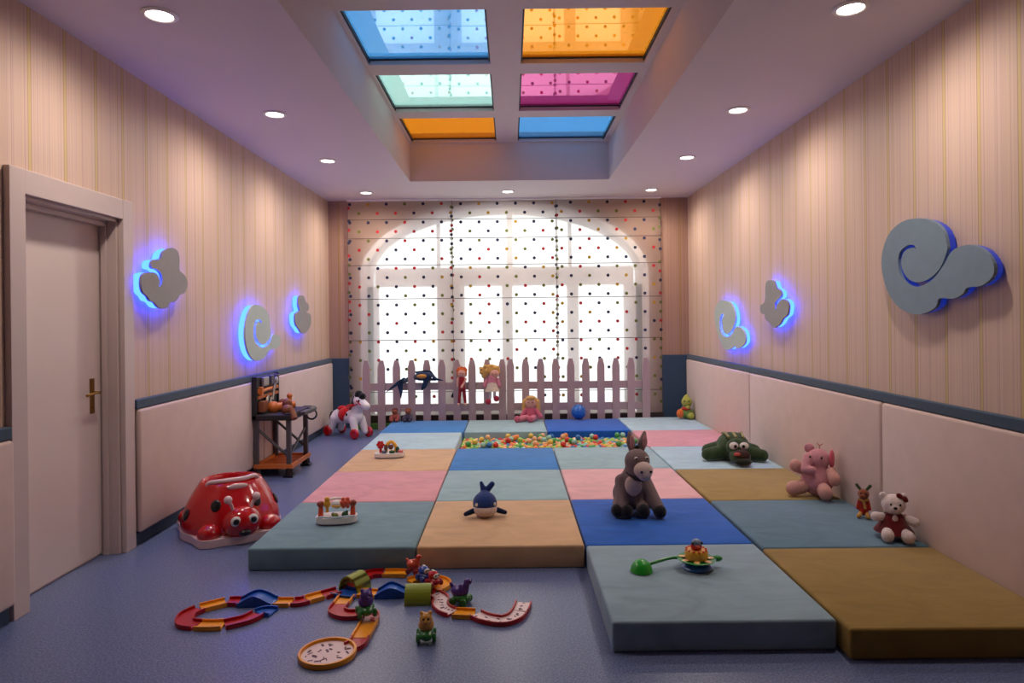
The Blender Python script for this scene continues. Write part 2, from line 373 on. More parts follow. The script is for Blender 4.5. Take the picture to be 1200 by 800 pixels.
# ------------------------------------------------------------------ curtain panels
M_sheer = curtain_mat()
DOTM = [mat('dot_'+n, c, .9, .05) for n, c in (('navy', (38, 42, 70)), ('red', (176, 40, 46)), ('olive', (104, 112, 52)), ('mustard', (178, 140, 44)))]
M_cord = mat('cord_dark', (86, 78, 74), .8)
ZS = [2.88, 2.62, 2.25, 1.785, 1.215, .497]; CZ0, CZ1, CYc = .18, 3.135, Yb-.10
xs = [on_back(p, 380, CYc).x for p in (409.5, 530.5, 653.5, 774.5)]
names = ('left', 'middle', 'right')
clab = ('sheer polka dot roman blind panel nearest the rocking horse', 'sheer polka dot roman blind panel in the middle of the arched window', 'sheer polka dot roman blind panel nearest the right corner')
pitch = .2535
for i in range(3):
    x0, x1 = xs[i]-.012, xs[i+1]+.012; yo = CYc+(.0, .032, .0)[i]
    b = MB(); nx, nz = 24, 60; grid = []
    fy = lambda x, z: yo + .004*math.sin(x*9+z*2) + .003*math.sin(z*7+x*3)
    for j in range(nz+1):
        z = CZ0+(CZ1-CZ0)*j/nz; grid.append([b.b.verts.new((x0+(x1-x0)*k/nx, fy(x0+(x1-x0)*k/nx, z), z)) for k in range(nx+1)])
    for j in range(nz):
        for k in range(nx): b.b.faces.new((grid[j][k], grid[j][k+1], grid[j+1][k+1], grid[j+1][k]))
    pan = b.build('roman_blind', M_sheer, None, True); tag(pan, clab[i], 'curtain', 'roman blind panels')
    b = MB()
    def spot(x, z, ci, r=.0225):
        b.mi = ci; vs = [b.b.verts.new((x+r*math.cos(2*PI*q/12), fy(x, z)-.0025, z+r*math.sin(2*PI*q/12))) for q in range(12)]; b.b.faces.new(vs).material_index = ci
    r = 0; z = CZ1-.04
    while z > CZ0+.02:
        x = xs[0]+.02 + (0 if r % 2 == 0 else pitch/2) + (.01 if i else 0); q = 0
        while x < x1-.02:
            if x > x0+.02: spot(x, z, (0 if r % 2 == 0 and q % 2 == 0 else random.choice((1, 2, 3, 1, 0, 2))))
            x += pitch; q += 1
        r += 1; z -= pitch/2
    for ex in (x0+.014, x1-.014):                    # folded hems show a second column of dots
        z = CZ1-.09
        while z > CZ0+.05: spot(ex+random.uniform(-.006, .006), z, random.choice((0, 2, 2, 1))); z -= pitch/2*random.choice((1, 1, 1.4))
    b.build('dot_print', DOTM, pan)
    b = MB()
    for z in ZS: b.cyl((x0, fy(x0, z)-.006, z), (x1, fy(x1, z)-.006, z), .0042, seg=6)
    for xe in (x0+.004, x1-.004): b.cyl((xe, yo-.008, CZ0), (xe, yo-.008, CZ1), .003, seg=6)
    b.build('blind_rod', M_cord, pan)
MB().bx(xs[0]-.02, xs[3]+.02, CYc-.02, CYc+.04, CZ1+.003, Hc-.001).build('curtain_track', M_white); o = bpy.data.objects['curtain_track']; tag(o, 'slim white curtain track under the ceiling above the dotted blinds', 'curtain track')

# ------------------------------------------------------------------ recessed downlights
M_lampface = emit_mat('lamp_face', (1, .93, .86), 9.); M_ring = mat('lamp_ring', (230, 224, 218), .35)
for px, py, lab in ((187, 17, 'recessed round ceiling downlight above the door, nearest on the left'), (322, 133.5, 'recessed round ceiling downlight second from the camera on the left side'),
    (384, 188, 'recessed round ceiling downlight third from the camera on the left side'), (429, 225.5, 'recessed round ceiling downlight in the back left corner over the blind'),
    (595, 224, 'recessed round ceiling downlight above the middle of the arched window'), (763, 222, 'recessed round ceiling downlight in the back right corner over the blind'),
    (805, 184, 'recessed round ceiling downlight third from the camera on the right side'), (865, 128.5, 'recessed round ceiling downlight second from the camera on the right side'),
    (997, 9, 'recessed round ceiling downlight nearest on the right, above the large swirl')):
    p = at(px, py, Hc); t = thing('ceiling_downlight', lab, 'ceiling light', p, 0, 'recessed downlights')
    MB().lathe([(.066, 0), (.094, 0), (.096, -.004), (.090, -.009), (.072, -.011), (.066, -.004), (.066, 0)], seg=28).build('trim_ring', M_ring, t, True)
    MB().lathe([(0, -.003), (.066, -.003), (.066, -.001), (0, -.001)], seg=24).build('lens', M_lampface, t)
    d = bpy.data.lights.new('downlight', 'SPOT'); d.energy = LAMP_W; d.spot_size = 3.05; d.spot_blend = 1.0; d.shadow_soft_size = .07; d.color = LAMP_COL
    l = bpy.data.objects.new('downlight_beam', d); C.objects.link(l); l.location = (0, 0, -.03); l.parent = t
# ------------------------------------------------------------------ cloud wall lamps
def cloud(pts, off, sc, side, plate_col, lit, label, thick=.05):
    X0 = side*((Wl if side < 0 else Wr)); xp = X0 - side*(thick+.03)
    P3 = [on_side(off[0]+x/sc, off[1]+y/sc, xp) for x, y in pts]
    n = len(P3); fine = []
    for i in range(n):                                # rounded outline
        a, b_, c, d = P3[(i-1) % n], P3[i], P3[(i+1) % n], P3[(i+2) % n]
        for k in range(3):
            t = k/3; fine.append(.5*((2*b_)+(c-a)*t+(2*a-5*b_+4*c-d)*t*t+(3*b_-a-3*c+d)*t**3))
    cen = sum(fine, Vector())/len(fine)
    t = thing('cloud_wall_lamp', label, 'wall lamp', (X0, cen.y, cen.z), 0, 'cloud shaped wall lamps')
    L = [p - Vector((xp, cen.y, cen.z)) for p in fine]
    MB().prism([p+Vector((-side*(thick+.012), 0, 0)) for p in L], (-side*.018, 0, 0)).build('face_plate', plate_col, t)
    Ls = [p*.975 for p in L]
    MB().prism([p+Vector((-side*.012, 0, 0)) for p in Ls], (-side*thick, 0, 0)).build('light_body', M_led if lit else M_ledoff, t)
    MB().cyl((0, 0, 0), (-side*.02, 0, 0), .05).build('wall_mount', M_white, t)
M_led = emit_mat('blue_led', LED_COL, LED_STRENGTH); M_ledoff = mat('blue_acrylic', (40, 58, 150), .3, emit=(.02, .08, 1.), estr=.15)
G1 = mat('plate_grey', (142, 138, 138), .5, .06, 10); G2 = mat('plate_pale', (176, 188, 184), .5, .06, 10); G3 = mat('plate_bluegrey', (118, 138, 152), .55, .10, 14)
cl1 = [(185,160),(200,120),(240,98),(275,110),(290,150),(290,220),(305,238),(328,265),(335,310),(320,350),(292,362),(285,378),(265,400),(240,405),(225,430),(200,440),(170,430),(150,405),(125,395),(110,370),(85,345),(75,300),(80,260),(95,240),(125,234),(155,239),(172,256),(180,285),(176,314),(181,314),(190,297),(193,270),(184,240),(162,220),(138,213),(131,195),(140,170),(160,162)]
cloud(cl1, (150, 270), 4.8, -1, G1, True, 'small grey cloud wall lamp glowing blue, nearest to the door')
cl2 = [(710,418),(760,430),(793,480),(800,540),(806,584),(788,625),(764,643),(738,632),(719,598),(717,552),(724,520),(740,510),(752,522),(749,508),(735,502),(718,512),(709,550),(711,602),(732,643),(764,657),(795,633),(812,590),(832,585),(855,600),(858,630),(840,662),(805,670),(785,692),(760,722),(715,732),(680,690),(662,620),(662,540),(680,460)]
cloud(cl2, (150, 270), 4.8, -1, G2, True, 'pale swirl shaped wall lamp glowing blue on the left wall above the workbench')
cl3 = [(970,365),(990,370),(1000,400),(1015,415),(1017,445),(1003,460),(1025,470),(1030,500),(1025,540),(1000,575),(975,575),(960,550),(945,530),(940,490),(945,465),(965,450),(958,420),(960,380)]
cloud(cl3, (150, 270), 4.8, -1, G1, True, 'small grey cloud wall lamp glowing blue, farthest on the left wall')
cr1 = [(830,47),(880,58),(915,88),(928,135),(928,165),(903,225),(862,262),(820,272),(785,252),(768,205),(778,165),(805,150),(822,156),(812,142),(790,142),(764,165),(757,205),(768,252),(800,284),(840,284),(885,255),(918,210),(940,170),(965,150),(1010,140),(1060,160),(1092,205),(1090,250),(1050,284),(1000,290),(985,312),(950,330),(902,328),(890,358),(850,381),(808,383),(760,360),(718,300),(698,200),(720,110),(770,60)]
cloud(cr1, (800, 240), 3, 1, G3, False, 'large blue grey swirl wall lamp with hardly any glow on the right wall', .036)
cr2 = [(145,335),(170,345),(185,390),(180,427),(165,450),(150,454),(139,436),(137,402),(143,387),(138,384),(132,400),(133,440),(148,462),(168,458),(184,431),(197,428),(215,445),(220,480),(205,500),(190,505),(180,498),(165,508),(145,505),(125,460),(112,400),(115,360),(130,338)]
cloud(cr2, (800, 240), 3, 1, G2, True, 'small swirl shaped wall lamp glowing blue, farthest on the right wall', .036)
cr3 = [(305,265),(320,268),(328,290),(342,300),(346,320),(334,334),(325,347),(328,370),(331,350),(345,332),(362,334),(372,352),(368,385),(352,400),(340,420),(320,432),(305,415),(290,400),(287,385),(275,380),(272,355),(285,345),(290,325),(290,290),(295,270)]
cloud(cr3, (800, 240), 3, 1, G1, True, 'small grey cloud wall lamp glowing blue on the right wall beside the large swirl', .036)

# ------------------------------------------------------------------ foam mats
FM = {k: mat_fabric(k, c) for k, c in dict(teal=(112, 142, 152), grey=(136, 160, 172), beige=(206, 168, 128), royal=(26, 92, 184), blue=(54, 124, 190), pink=(212, 150, 156), rose=(224, 172, 174),
    pale=(170, 198, 208), sage=(148, 178, 184), ochre=(142, 114, 54), olive=(156, 130, 72), teal2=(90, 120, 138), slate=(96, 128, 152)).items()}
c1, c2, c3, c4 = (-1.583, -.582), (-.574, .425), (.435, 1.432), (1.447, 2.428)
def foam(col, y0, y1, key, label, rz=0., dz=0.):
    x0, x1 = col; hw, hl = (x1-x0)/2, (y1-y0)/2; cx, cy = (x0+x1)/2, (y0+y1)/2
    b = MB().bx(-hw, hw, -hl, hl, 0, T+dz)
    o = b.build('foam_mat', FM[key], None, True, .014, 4); o.location = (cx, cy, 0); o.rotation_euler.z = rz
    return tag(o, label, 'mat', 'foam play mats')
R = [2.925, 3.928, 4.93, 5.93, 6.93, 7.94, 8.885]; e = .004
foam(c3, R[0], R[1]-e, 'grey', 'grey blue foam mat in the front row carrying the green and yellow spinner toy')
foam(c4, 2.835, 3.838, 'ochre', 'large ochre foam mat in the front row by the right wall', -.004)
foam(c1, R[1], R[2]-e, 'teal', 'grey teal foam mat at the left end with a coral posted activity toy on it')
foam(c2, R[1], R[2]-e, 'beige', 'apricot beige foam mat carrying the small blue plush whale')
foam(c3, R[1], R[2]-e, 'royal', 'royal blue foam mat carrying the grey plush donkey')
foam((1.455, 2.428), 3.848, 4.856, 'teal2', 'dark teal foam mat by the right wall between the two ochre mats')
foam(c1, R[2], R[3]-e, 'pink', 'pink foam mat at the left end between the teal and beige mats', .004)
foam(c2, R[2], R[3]-e, 'sage', 'pale grey blue foam mat behind the blue whale')
foam(c3, R[2], R[3]-e, 'rose', 'pale pink foam mat behind the donkey')
foam((1.455, 2.428), 4.864, 5.872, 'olive', 'ochre foam mat by the right wall in front of the green crocodile')
foam(c1, R[3], R[4]-e, 'beige', 'beige foam mat at the left end carrying an activity toy')
foam(c2, R[3], R[4]-e, 'blue', 'mid blue foam mat directly in front of the ball pit')
foam(c3, R[3], R[4]-e, 'sage', 'sage blue foam mat directly in front of the ball pit, behind the donkey ears')
foam((1.447, 2.428), 5.88, 6.925, 'pale', 'pale blue foam mat under the green crocodile')
foam((-1.583, -.60), R[4], R[5]-e, 'pale', 'pale blue foam mat at the left end beside the ball pit')
foam((1.440, 2.428), R[4]+.003, R[5]-e, 'pink', 'pink foam mat between the ball pit and the right wall')
foam((-1.60, -.585), R[5], R[6], 'blue', 'mid blue foam mat against the fence under two small brown dolls')
foam((-.572, .425), R[5], R[6], 'sage', 'sage foam mat against the fence under the seated pink doll')
foam((.435, 1.432), R[5], R[6], 'royal', 'blue foam mat against the fence under the spiky ball')
foam((1.442, 2.428), R[5], R[6]+.08, 'pale', 'pale blue foam mat in the back right corner under the green bug')

# ------------------------------------------------------------------ picket fences
def fence(px0, px1, label):
    Yf = 8.985; a, z_ = on_back(px0, 440, Yf).x, on_back(px1, 440, Yf).x; n = 10
    t = thing('picket_fence', label, 'fence', ((a+z_)/2, Yf, 0), 0, 'picket fence sections'); h = .945; wd = .05
    for i in range(n):
        x = a+(z_-a)*i/(n-1)-(a+z_)/2
        P = [(x-wd, -.014, 0), (x+wd, -.014, 0), (x+wd, -.014, h-.10), (x+.026, -.014, h), (x-.026, -.014, h), (x-wd, -.014, h-.10)]
        MB().prism(P, (0, .022, 0)).build('picket', M_picket, t, False, .003, 1)
    for z0, z1 in ((.535, .635), (.245, .345)):
        MB().bx(a-(a+z_)/2-wd, z_-(a+z_)/2+wd, .009, .033, z0, z1).build('rail', M_picket, t, False, .003, 1)
fence(429.3, 588.6, 'lilac white picket fence section with the marlin and dolls hung on it')
fence(598.2, 757, 'lilac white picket fence section behind the seated doll and spiky ball')
tag(MB().bx(-2.16, -1.63, 9.03, 9.11, 0.001, .075).build('turf_strip', mat('turf', (86, 130, 52), .95, .4, 90, bump=.8)), 'strip of green artificial turf on the floor behind the fence', 'turf')

# ------------------------------------------------------------------ ball pit
BC = dict(red=(206, 54, 42), orange=(236, 140, 60), yellow=(228, 196, 84), green=(74, 160, 76), lime=(160, 196, 80), blue=(46, 116, 176), mint=(150, 200, 176), peach=(236, 176, 124))
BM = {k: plastic('ball_'+k, c, .3) for k, c in BC.items()}
proto = {}
rb = .0325; px0, px1, py0, py1 = -.595, 1.432, 6.935, 7.932; ym = 7.36
b = MB(); ky = 0; y = py0+rb+.002
while y < ym-rb-.045:
    x = px0+rb+.002+(rb if ky % 2 else 0)
    while x < px1-rb: b.sph((x, y, rb+.0), rb*.99, None, 8); x += 2*rb+.003
    y += 2*rb*.9; ky += 1
o = b.build('plastic_ball_layer', BM['peach'], None, True); o['kind'] = 'stuff'; tag(o, 'plastic balls low in the pit behind the blue and sage mats', 'balls')
keys = list(BC)
def pit_ball(x, y, z):
    k_ = random.choice(keys)
    if k_ not in proto:
        o = MB().sph((0, 0, 0), rb, None, 16).build('pit_ball', BM[k_], None, True); proto[k_] = o
    else: o = proto[k_].copy(); C.objects.link(o)
    o.location = (x, y, z); tag(o, '%s plastic ball among the others in the ball pit' % k_, 'ball', 'ball pit balls')
nx, ny = 29, 9; base = []
for j in range(ny):
    for i in range(nx):
        x = px0+rb+.003+(px1-px0-2*rb-.006)*(i+(.5 if j % 2 else 0))/(nx-.5); y = py1-rb-.004-(py1-ym-rb)*j/(ny-1)
        z = rb+.001+random.choice((0, .004, .012)); base.append((x, y, z)); pit_ball(x, y, z)
for x, y, z in random.sample(base, 300-nx*ny): pit_ball(min(x+.034, px1-rb), min(y+.0, py1-rb), .088)
# ------------------------------------------------------------------ toys and plush animals
K_black, K_white = plastic('black', (22, 22, 24)), plastic('white', (226, 220, 214))
K_red, K_orange, K_yellow, K_green, K_blue, K_purple = mat('gloss_red', (188, 14, 22), .16, .04, 8, coat=.6), plastic('orange', (222, 120, 36)), plastic('yellow', (230, 168, 48)), plastic('green', (30, 134, 52)), plastic('blue', (34, 84, 168)), plastic('purple', (78, 44, 128))
K_dkgreen, K_coral, K_pinkw = plastic('dark_green', (36, 78, 44)), plastic('coral', (222, 84, 52)), plastic('pinkish_white', (222, 190, 190))
P_black = plush('black', (26, 24, 28)); P_white = plush('white', (226, 208, 206)); P_cream = plush('cream', (216, 192, 184))
T = T + .001

def ladybug():
    t = thing('ladybug_seat', 'big red ladybug play tub with black spots on the floor by the left wall', 'ride-on toy', (-2.02, 4.74, 0), .6)
    pts = []
    for i in range(96):
        a = 2*PI*i/96; r = .335
        for f in (-.62, .62, 2.35, -2.35): r += .085*math.exp(-((((a+PI/2-f+PI) % (2*PI))-PI)/.26)**2)
        r += .06*math.exp(-((((a+PI/2+PI) % (2*PI))-PI)/.42)**2)
        pts.append((r*math.cos(a), r*math.sin(a), .004))
    MB().prism(pts, (0, 0, .05)).build('base_rim', K_pinkw, t, True, .012, 3)
    MB().lathe([(.325, .05), (.332, .09), (.318, .15), (.284, .23), (.245, .30), (.215, .345), (.203, .365), (.190, .37), (.180, .36), (.175, .33), (.165, .22), (0, .20)], seg=56).build('shell', K_red, t, True)
    for f in (-.62, .62, 2.35, -2.35):
        MB().sph((.335*math.sin(f), -.335*math.cos(f), .075), (.078, .078, .064)).build('foot', K_red, t, True)
    hd = MB().sph((0, -.335, .135), (.125, .10, .105), None, 24).build('head', K_red, t, True)
    for s in (-1, 1):
        MB().sph((s*.055, -.415, .165), (.034, .018, .034)).build('eye', K_white, hd, True)
        MB().sph((s*.055, -.430, .165), (.020, .010, .020)).build('pupil', K_black, hd, True)
        MB().tube([(s*.055, -.34, .22), (s*.07, -.345, .265), (s*.085, -.35, .285)], .011).sph((s*.09, -.352, .30), .027).build('antenna', K_pinkw, hd, True)
    MB().sph((.0, -.428, .085), (.04, .02, .022)).build('mouth', K_black, hd, True)
    for a, z in ((-.55, .245), (.42, .245), (-1.35, .17), (1.25, .2), (2.3, .22), (-2.3, .22)):
        r = .333-.32*(z-.09)**1.15 - .012*(z > .2); r = {.245: .280, .17: .312, .2: .300, .22: .291}[z]
        MB().sph((r*math.sin(a), -r*math.cos(a), z), (.034, .012, .04), RZ(a)@RX(-.35)).build('spot', K_black, t, True)
    MB().tube(smooth_path([(-.165, -.09, .335), (-.165, -.10, .372), (-.09, -.15, .385), (.05, -.17, .39), (.13, -.13, .392), (.165, -.09, .352)]), .016).build('handle', K_pinkw, t, True)
    MB().sph((0, -.212, .350), (.07, .014, .02)).build('badge', K_pinkw, t, True)
ladybug()

def workbench():
    t = thing('toy_workbench', 'black and orange toy workbench with tool board standing against the left wall', 'toy workbench', (-2.465, 6.58, 0))
    kd = mat('dark_grey_plastic', (80, 74, 76), .4, .1, 20); kb = mat('black_board', (30, 26, 28), .5, .2, 20); ko = mat('tool_orange', (206, 112, 46), .4, .1, 15)
    ks = mat('tool_silver', (170, 164, 160), .3, .08, 20, metal=.6); kbr = mat('tool_brown', (128, 70, 40), .5, .2, 20)
    hx, hy = .165, .26
    for x in (.02, .33):
        for y in (-hy, hy):
            MB().bx(x-.022, x+.022, y-.022, y+.022, .06, .545).build('leg', kd, t, False, .006)
            MB().prism([(x-.045, y-.045, .003), (x+.045, y-.045, .003), (x+.045, y+.045, .003), (x-.045, y+.045, .003)], (0, 0, .02)).cyl((x, y, .02), (x, y, .10), .042, .03, 12).build('foot', K_black, t, False, .004)
    for y in (-hy, hy): MB().cyl((.03, y, .46), (.32, y, .20), .014, seg=8).build('brace', kd, t)
    MB().cyl((.33, -hy, .20), (.33, hy, .40), .012, seg=8).build('brace', kd, t)
    b = MB().bx(.0, .37, -hy-.03, -hy-.01, .085, .125).bx(.0, .37, hy+.01, hy+.03, .085, .125).bx(.35, .37, -hy-.01, hy+.01, .085, .125).bx(0, .02, -hy-.01, hy+.01, .085, .125).bx(.02, .35, -hy-.01, hy+.01, .083, .092)
    for i in range(9): b.bx(.03, .34, -.24+.058*i, -.225+.058*i, .092, .105)
    b.build('lower_tray', ko, t)
    b = MB().bx(-.005, .385, -.31, .31, .545, .60).bx(.30, .385, -.31, .31, .60, .612); b.build('bench_top', kb, t, False, .008)
    MB().bx(.38, .44, -.10, .26, .565, .60).cyl((.41, .12, .582), (.41, .29, .582), .03).build('vise', kd, t, False, .006)
    MB().lathe([(.05, 0), (.062, .006), (.05, .012), (.042, .006), (.05, 0)], (.40, .24, .53), 20, RX(PI/2)).build('ring_handle', kd, t, True)
    bd = MB().bx(-.005, .03, -.30, .30, .60, .955); bd.bx(-.005, .045, -.31, -.28, .55, .965).bx(-.005, .045, .28, .31, .55, .965); bd.build('tool_board', kb, t, False, .008)
    bb = MB()
    for z0, z1 in ((.80, .835), (.745, .775)): bb.bx(.03, .05, -.27, .27, z0, z1)
    bb.build('tool_rail', ko, t, False, .004)
    MB().cyl((.055, -.22, .815), (.055, .05, .825), .016).bx(.04, .075, -.25, -.21, .78, .86).build('toy_hammer', ko, t, False, .003)
    MB().tube([(.055, .08, .70), (.055, .12, .80), (.055, .17, .88)], .012).sph((.06, .18, .89), (.02, .04, .04)).build('toy_wrench', ks, t, True)
    MB().bx(.035, .06, -.16, -.02, .86, .945).build('toy_panel', ks, t, False, .006)
    MB().bx(.035, .07, .02, .10, .86, .95).cyl((.05, .20, .86), (.05, .20, .95), .03).build('toy_case', kd, t, False, .006)
    MB().cyl((.05, -.10, .66), (.05, -.04, .76), .018).cyl((.05, .0, .64), (.05, .05, .73), .014).build('toy_screwdriver', ks, t, True)
    MB().bx(.04, .09, -.26, -.14, .62, .72).build('toy_drawer', kbr, t, False, .004)
    b = MB().cyl((.10, -.10, .64), (.30, .02, .66), .045, .035).cyl((.28, .01, .66), (.24, .04, .56), .028).sph((.12, -.08, .645), .06); b.build('toy_drill', ko, t, True)
    MB().sph((.30, -.20, .635), (.06, .05, .05)).cyl((.36, -.26, .64), (.40, -.30, .56), .03).build('toy_saw', kbr, t, True)
    MB().cyl((.20, .16, .60), (.20, .16, .72), .022).sph((.20, .16, .73), .028).build('toy_bolt', ko, t, True)
    MB().sph((.17, .05, .66), (.05, .045, .055)).sph((.25, -.06, .68), (.05, .04, .05)).build('toy_planer', kbr, t, True)
workbench()

def horse():
    t = thing('toy_horse', 'white ride-on toy horse with red saddle and red wheels in the back left corner', 'toy horse', (-2.08, 8.50, 0), .95)
    t.scale = (1.12, 1.12, 1.05)
    kw = plastic('horse_white', (230, 222, 220), .35)
    # local: forward -Y
    blob('body', [('c', (0, .20, .24), .085, (0, -.10, .25), .085), ('c', (0, -.09, .27), .075, (0, -.16, .43), .05), ('c', (0, -.15, .45), .066, (0, -.27, .39), .048),
        ('c', (-.06, -.12, .22), .05, (-.075, -.17, .07), .04), ('c', (.06, -.12, .22), .05, (.075, -.17, .07), .04), ('c', (-.06, .20, .22), .055, (-.075, .25, .07), .04), ('c', (.06, .20, .22), .055, (.075, .25, .07), .04),
        ('c', (-.03, -.13, .50), .018, (-.035, -.12, .545), .008), ('c', (.03, -.13, .50), .018, (.035, -.12, .545), .008)], kw, t, .009)
    MB().sph((0, .06, .265), (.102, .10, .095)).sph((0, .14, .34), (.06, .03, .03)).build('saddle', plush('saddle_red', (196, 28, 36)), t, True)
    blob('mane', [('c', (0, -.15, .525), .05, (0, -.03, .36), .026), ('s', (0, -.21, .505), .042)], P_black, t, .008)
    MB().tube([(0, .30, .27), (0, .34, .22), (0, .345, .14)], .028, r1=.012).build('tail', P_black, t, True)
    MB().tube([(-.05, -.235, .41), (0, -.243, .365), (.05, -.235, .41), (0, -.22, .452)], .009, closed=True).tube([(-.055, -.17, .46), (-.05, -.235, .41)], .008).tube([(.055, -.17, .46), (.05, -.235, .41)], .008).tube([(-.06, -.20, .42), (-.09, -.06, .36), (0, .0, .34), (.09, -.06, .36), (.06, -.20, .42)], .008).build('bridle', K_red, t, True)
    for s in (-1, 1):
        dot('eye', (s*.05, -.205, .455), (.009, .014, .016), P_black, t)
        for y in (-.19, .27):
            MB().lathe([(0, -.022), (.05, -.022), (.062, -.012), (.062, .012), (.05, .022), (.018, .026), (0, .018)], (s*.105, y, .0625), 20, RY(PI/2)).build('wheel', K_red, t, True)
        dot('patch', (s*.078, -.03, .28), (.01, .016, .02), P_black, t)
    MB().cyl((-.15, -.12, .40), (.15, -.12, .40), .013).build('handlebar', K_red, t, True)
horse()

def donkey():
    g = plush('donkey_grey', (128, 108, 108)); pale = plush('donkey_pale', (206, 182, 176)); pk = plush('donkey_pink', (196, 140, 140))
    p = at(744, 603, T); t = thing('plush_donkey', 'grey plush donkey with pale muzzle sitting on the royal blue mat', 'plush donkey', (p.x, p.y+.06, T), .12)
    blob('body', [('s', (-.01, .03, .125), (.125, .12, .115)), ('c', (-.01, .02, .15), .11, (0, -.02, .27), .075), ('c', (0, -.03, .27), .07, (.01, -.06, .35), .082), ('s', (.01, -.07, .37), (.088, .085, .085)),
        ('c', (-.08, .0, .22), .05, (-.105, -.10, .07), .042), ('c', (.075, -.02, .22), .05, (.125, -.14, .07), .045), ('c', (-.07, .02, .09), .065, (-.13, -.08, .055), .045), ('c', (.07, .02, .08), .06, (.03, -.11, .05), .045)], g, t, .008, 5)
    for s, x, b in ((-1, -.008, -.03), (1, .045, .065)):
        e = blob('ear', [('c', (x, -.03, .43), .026, (x+b*.35, -.02, .49), .033), ('c', (x+b*.35, -.02, .49), .033, (x+b*.6, -.01, .555), .011)], g, t, .006)
        MB().sph((x+b*.38, -.052, .495), (.016, .01, .05), RY(b*1.5)).build('inner_ear', pk, e, True)
    blob('muzzle', [('s', (.025, -.155, .325), (.066, .06, .058)), ('c', (.02, -.11, .345), .05, (.028, -.17, .305), .05)], pale, t, .007)
    blob('chest', [('s', (-.02, -.075, .205), (.062, .045, .075))], pale, t, .008)
    for x in (-.005, .058): dot('nostril', (x, -.212, .325), (.009, .006, .008), P_black, t)
    for x in (-.022, .052): e = dot('eye', (x, -.145, .405), (.012, .007, .009), K_white, t); dot('pupil', (x+.002, -.152, .402), (.007, .004, .007), P_black, e)
    MB().tube([(-.06, -.06, .295), (-.02, -.115, .258), (.03, -.13, .25), (.075, -.07, .285)], .010).build('collar', mat('collar_brown', (60, 40, 40), .7), t, True)
    for x, y in ((-.14, -.10), (-.085, -.13), (.03, -.135), (.132, -.165)):
        blob('hoof', [('s', (x, y, .047), (.046, .052, .047))], P_black, t, .008)
    blob('mane', [('c', (.015, -.06, .46), .018, (.0, .05, .36), .02)], P_black, t, .007)
donkey()

def whale():
    bl = plush('whale_blue', (36, 62, 124)); wt = plush('whale_white', (214, 190, 180)); lt = plush('whale_fin', (24, 40, 74))
    p = at(568, 607, T); t = thing('plush_whale', 'small navy blue plush whale with white belly on the apricot beige mat', 'plush whale', (p.x, p.y+.06, T), .12)
    blob('body', [('s', (0, 0, .085), (.085, .10, .08)), ('c', (0, .02, .12), .05, (0, .06, .15), .025)], bl, t, .007)
    blob('belly', [('s', (0, -.012, .052), (.087, .10, .052))], wt, t, .007)
    blob('tail', [('c', (0, .05, .14), .025, (-.02, .05, .215), .013), ('c', (0, .05, .14), .025, (.055, .04, .205), .02)], bl, t, .006)
    for s in (-1, 1):
        blob('fin', [('c', (s*.08, -.03, .045), .02, (s*.135, -.04, .028), .016)], lt, t, .006)
        dot('eye', (s*.062, -.068, .095), (.01, .008, .012), K_white, t)
whale()

def croc():
    dg = mat('plush_croc', (56, 74, 44), .95, .6, 22, bump=.5, sheen=.2, spec=.1, bscale=220); dk = plush('croc_dark', (40, 44, 34)); yl = plush('croc_ridge', (150, 140, 90))
    p = at(864, 543, T); t = thing('plush_crocodile', 'dark green plush crocodile lying flat on the pale blue mat by the right wall', 'plush crocodile', (p.x+.02, p.y+.14, T), -.12)
    blob('body', [('s', (0, .06, .13), (.15, .20, .125)), ('c', (-.10, 0, .08), .07, (-.25, -.04, .062), .058), ('c', (.10, 0, .08), .07, (.24, -.06, .062), .056), ('c', (-.11, .14, .09), .07, (-.22, .12, .07), .06), ('c', (.11, .14, .09), .07, (.21, .12, .07), .06), ('c', (0, .2, .1), .08, (.06, .36, .05), .03)], dg, t, .010, 5)
    blob('head', [('s', (0, -.13, .15), (.10, .08, .085)), ('s', (.01, -.20, .075), (.095, .09, .07))], dg, t, .008)
    blob('snout', [('s', (.015, -.245, .10), (.075, .05, .05))], mat('plush_snout', (62, 40, 34), .95, .2, 60), t, .007)
    blob('jaw', [('s', (.02, -.275, .045), (.08, .05, .035))], dk, t, .007)
    for s in (-1, 1):
        e = dot('eye', (s*.045, -.205, .175), (.042, .02, .034), K_white, t); dot('pupil', (s*.035, -.226, .172), (.014, .008, .016), P_black, e)
    dot('tongue', (-.035, -.29, .115), (.03, .01, .016), plush('tongue', (206, 96, 90)), t)
    for x in (-.05, 0, .05): MB().tube([(x*1.3, -.10, .232), (x*1.5, .02, .255), (x*1.6, .14, .235)], .012).build('ridge', yl, t, True)
croc()

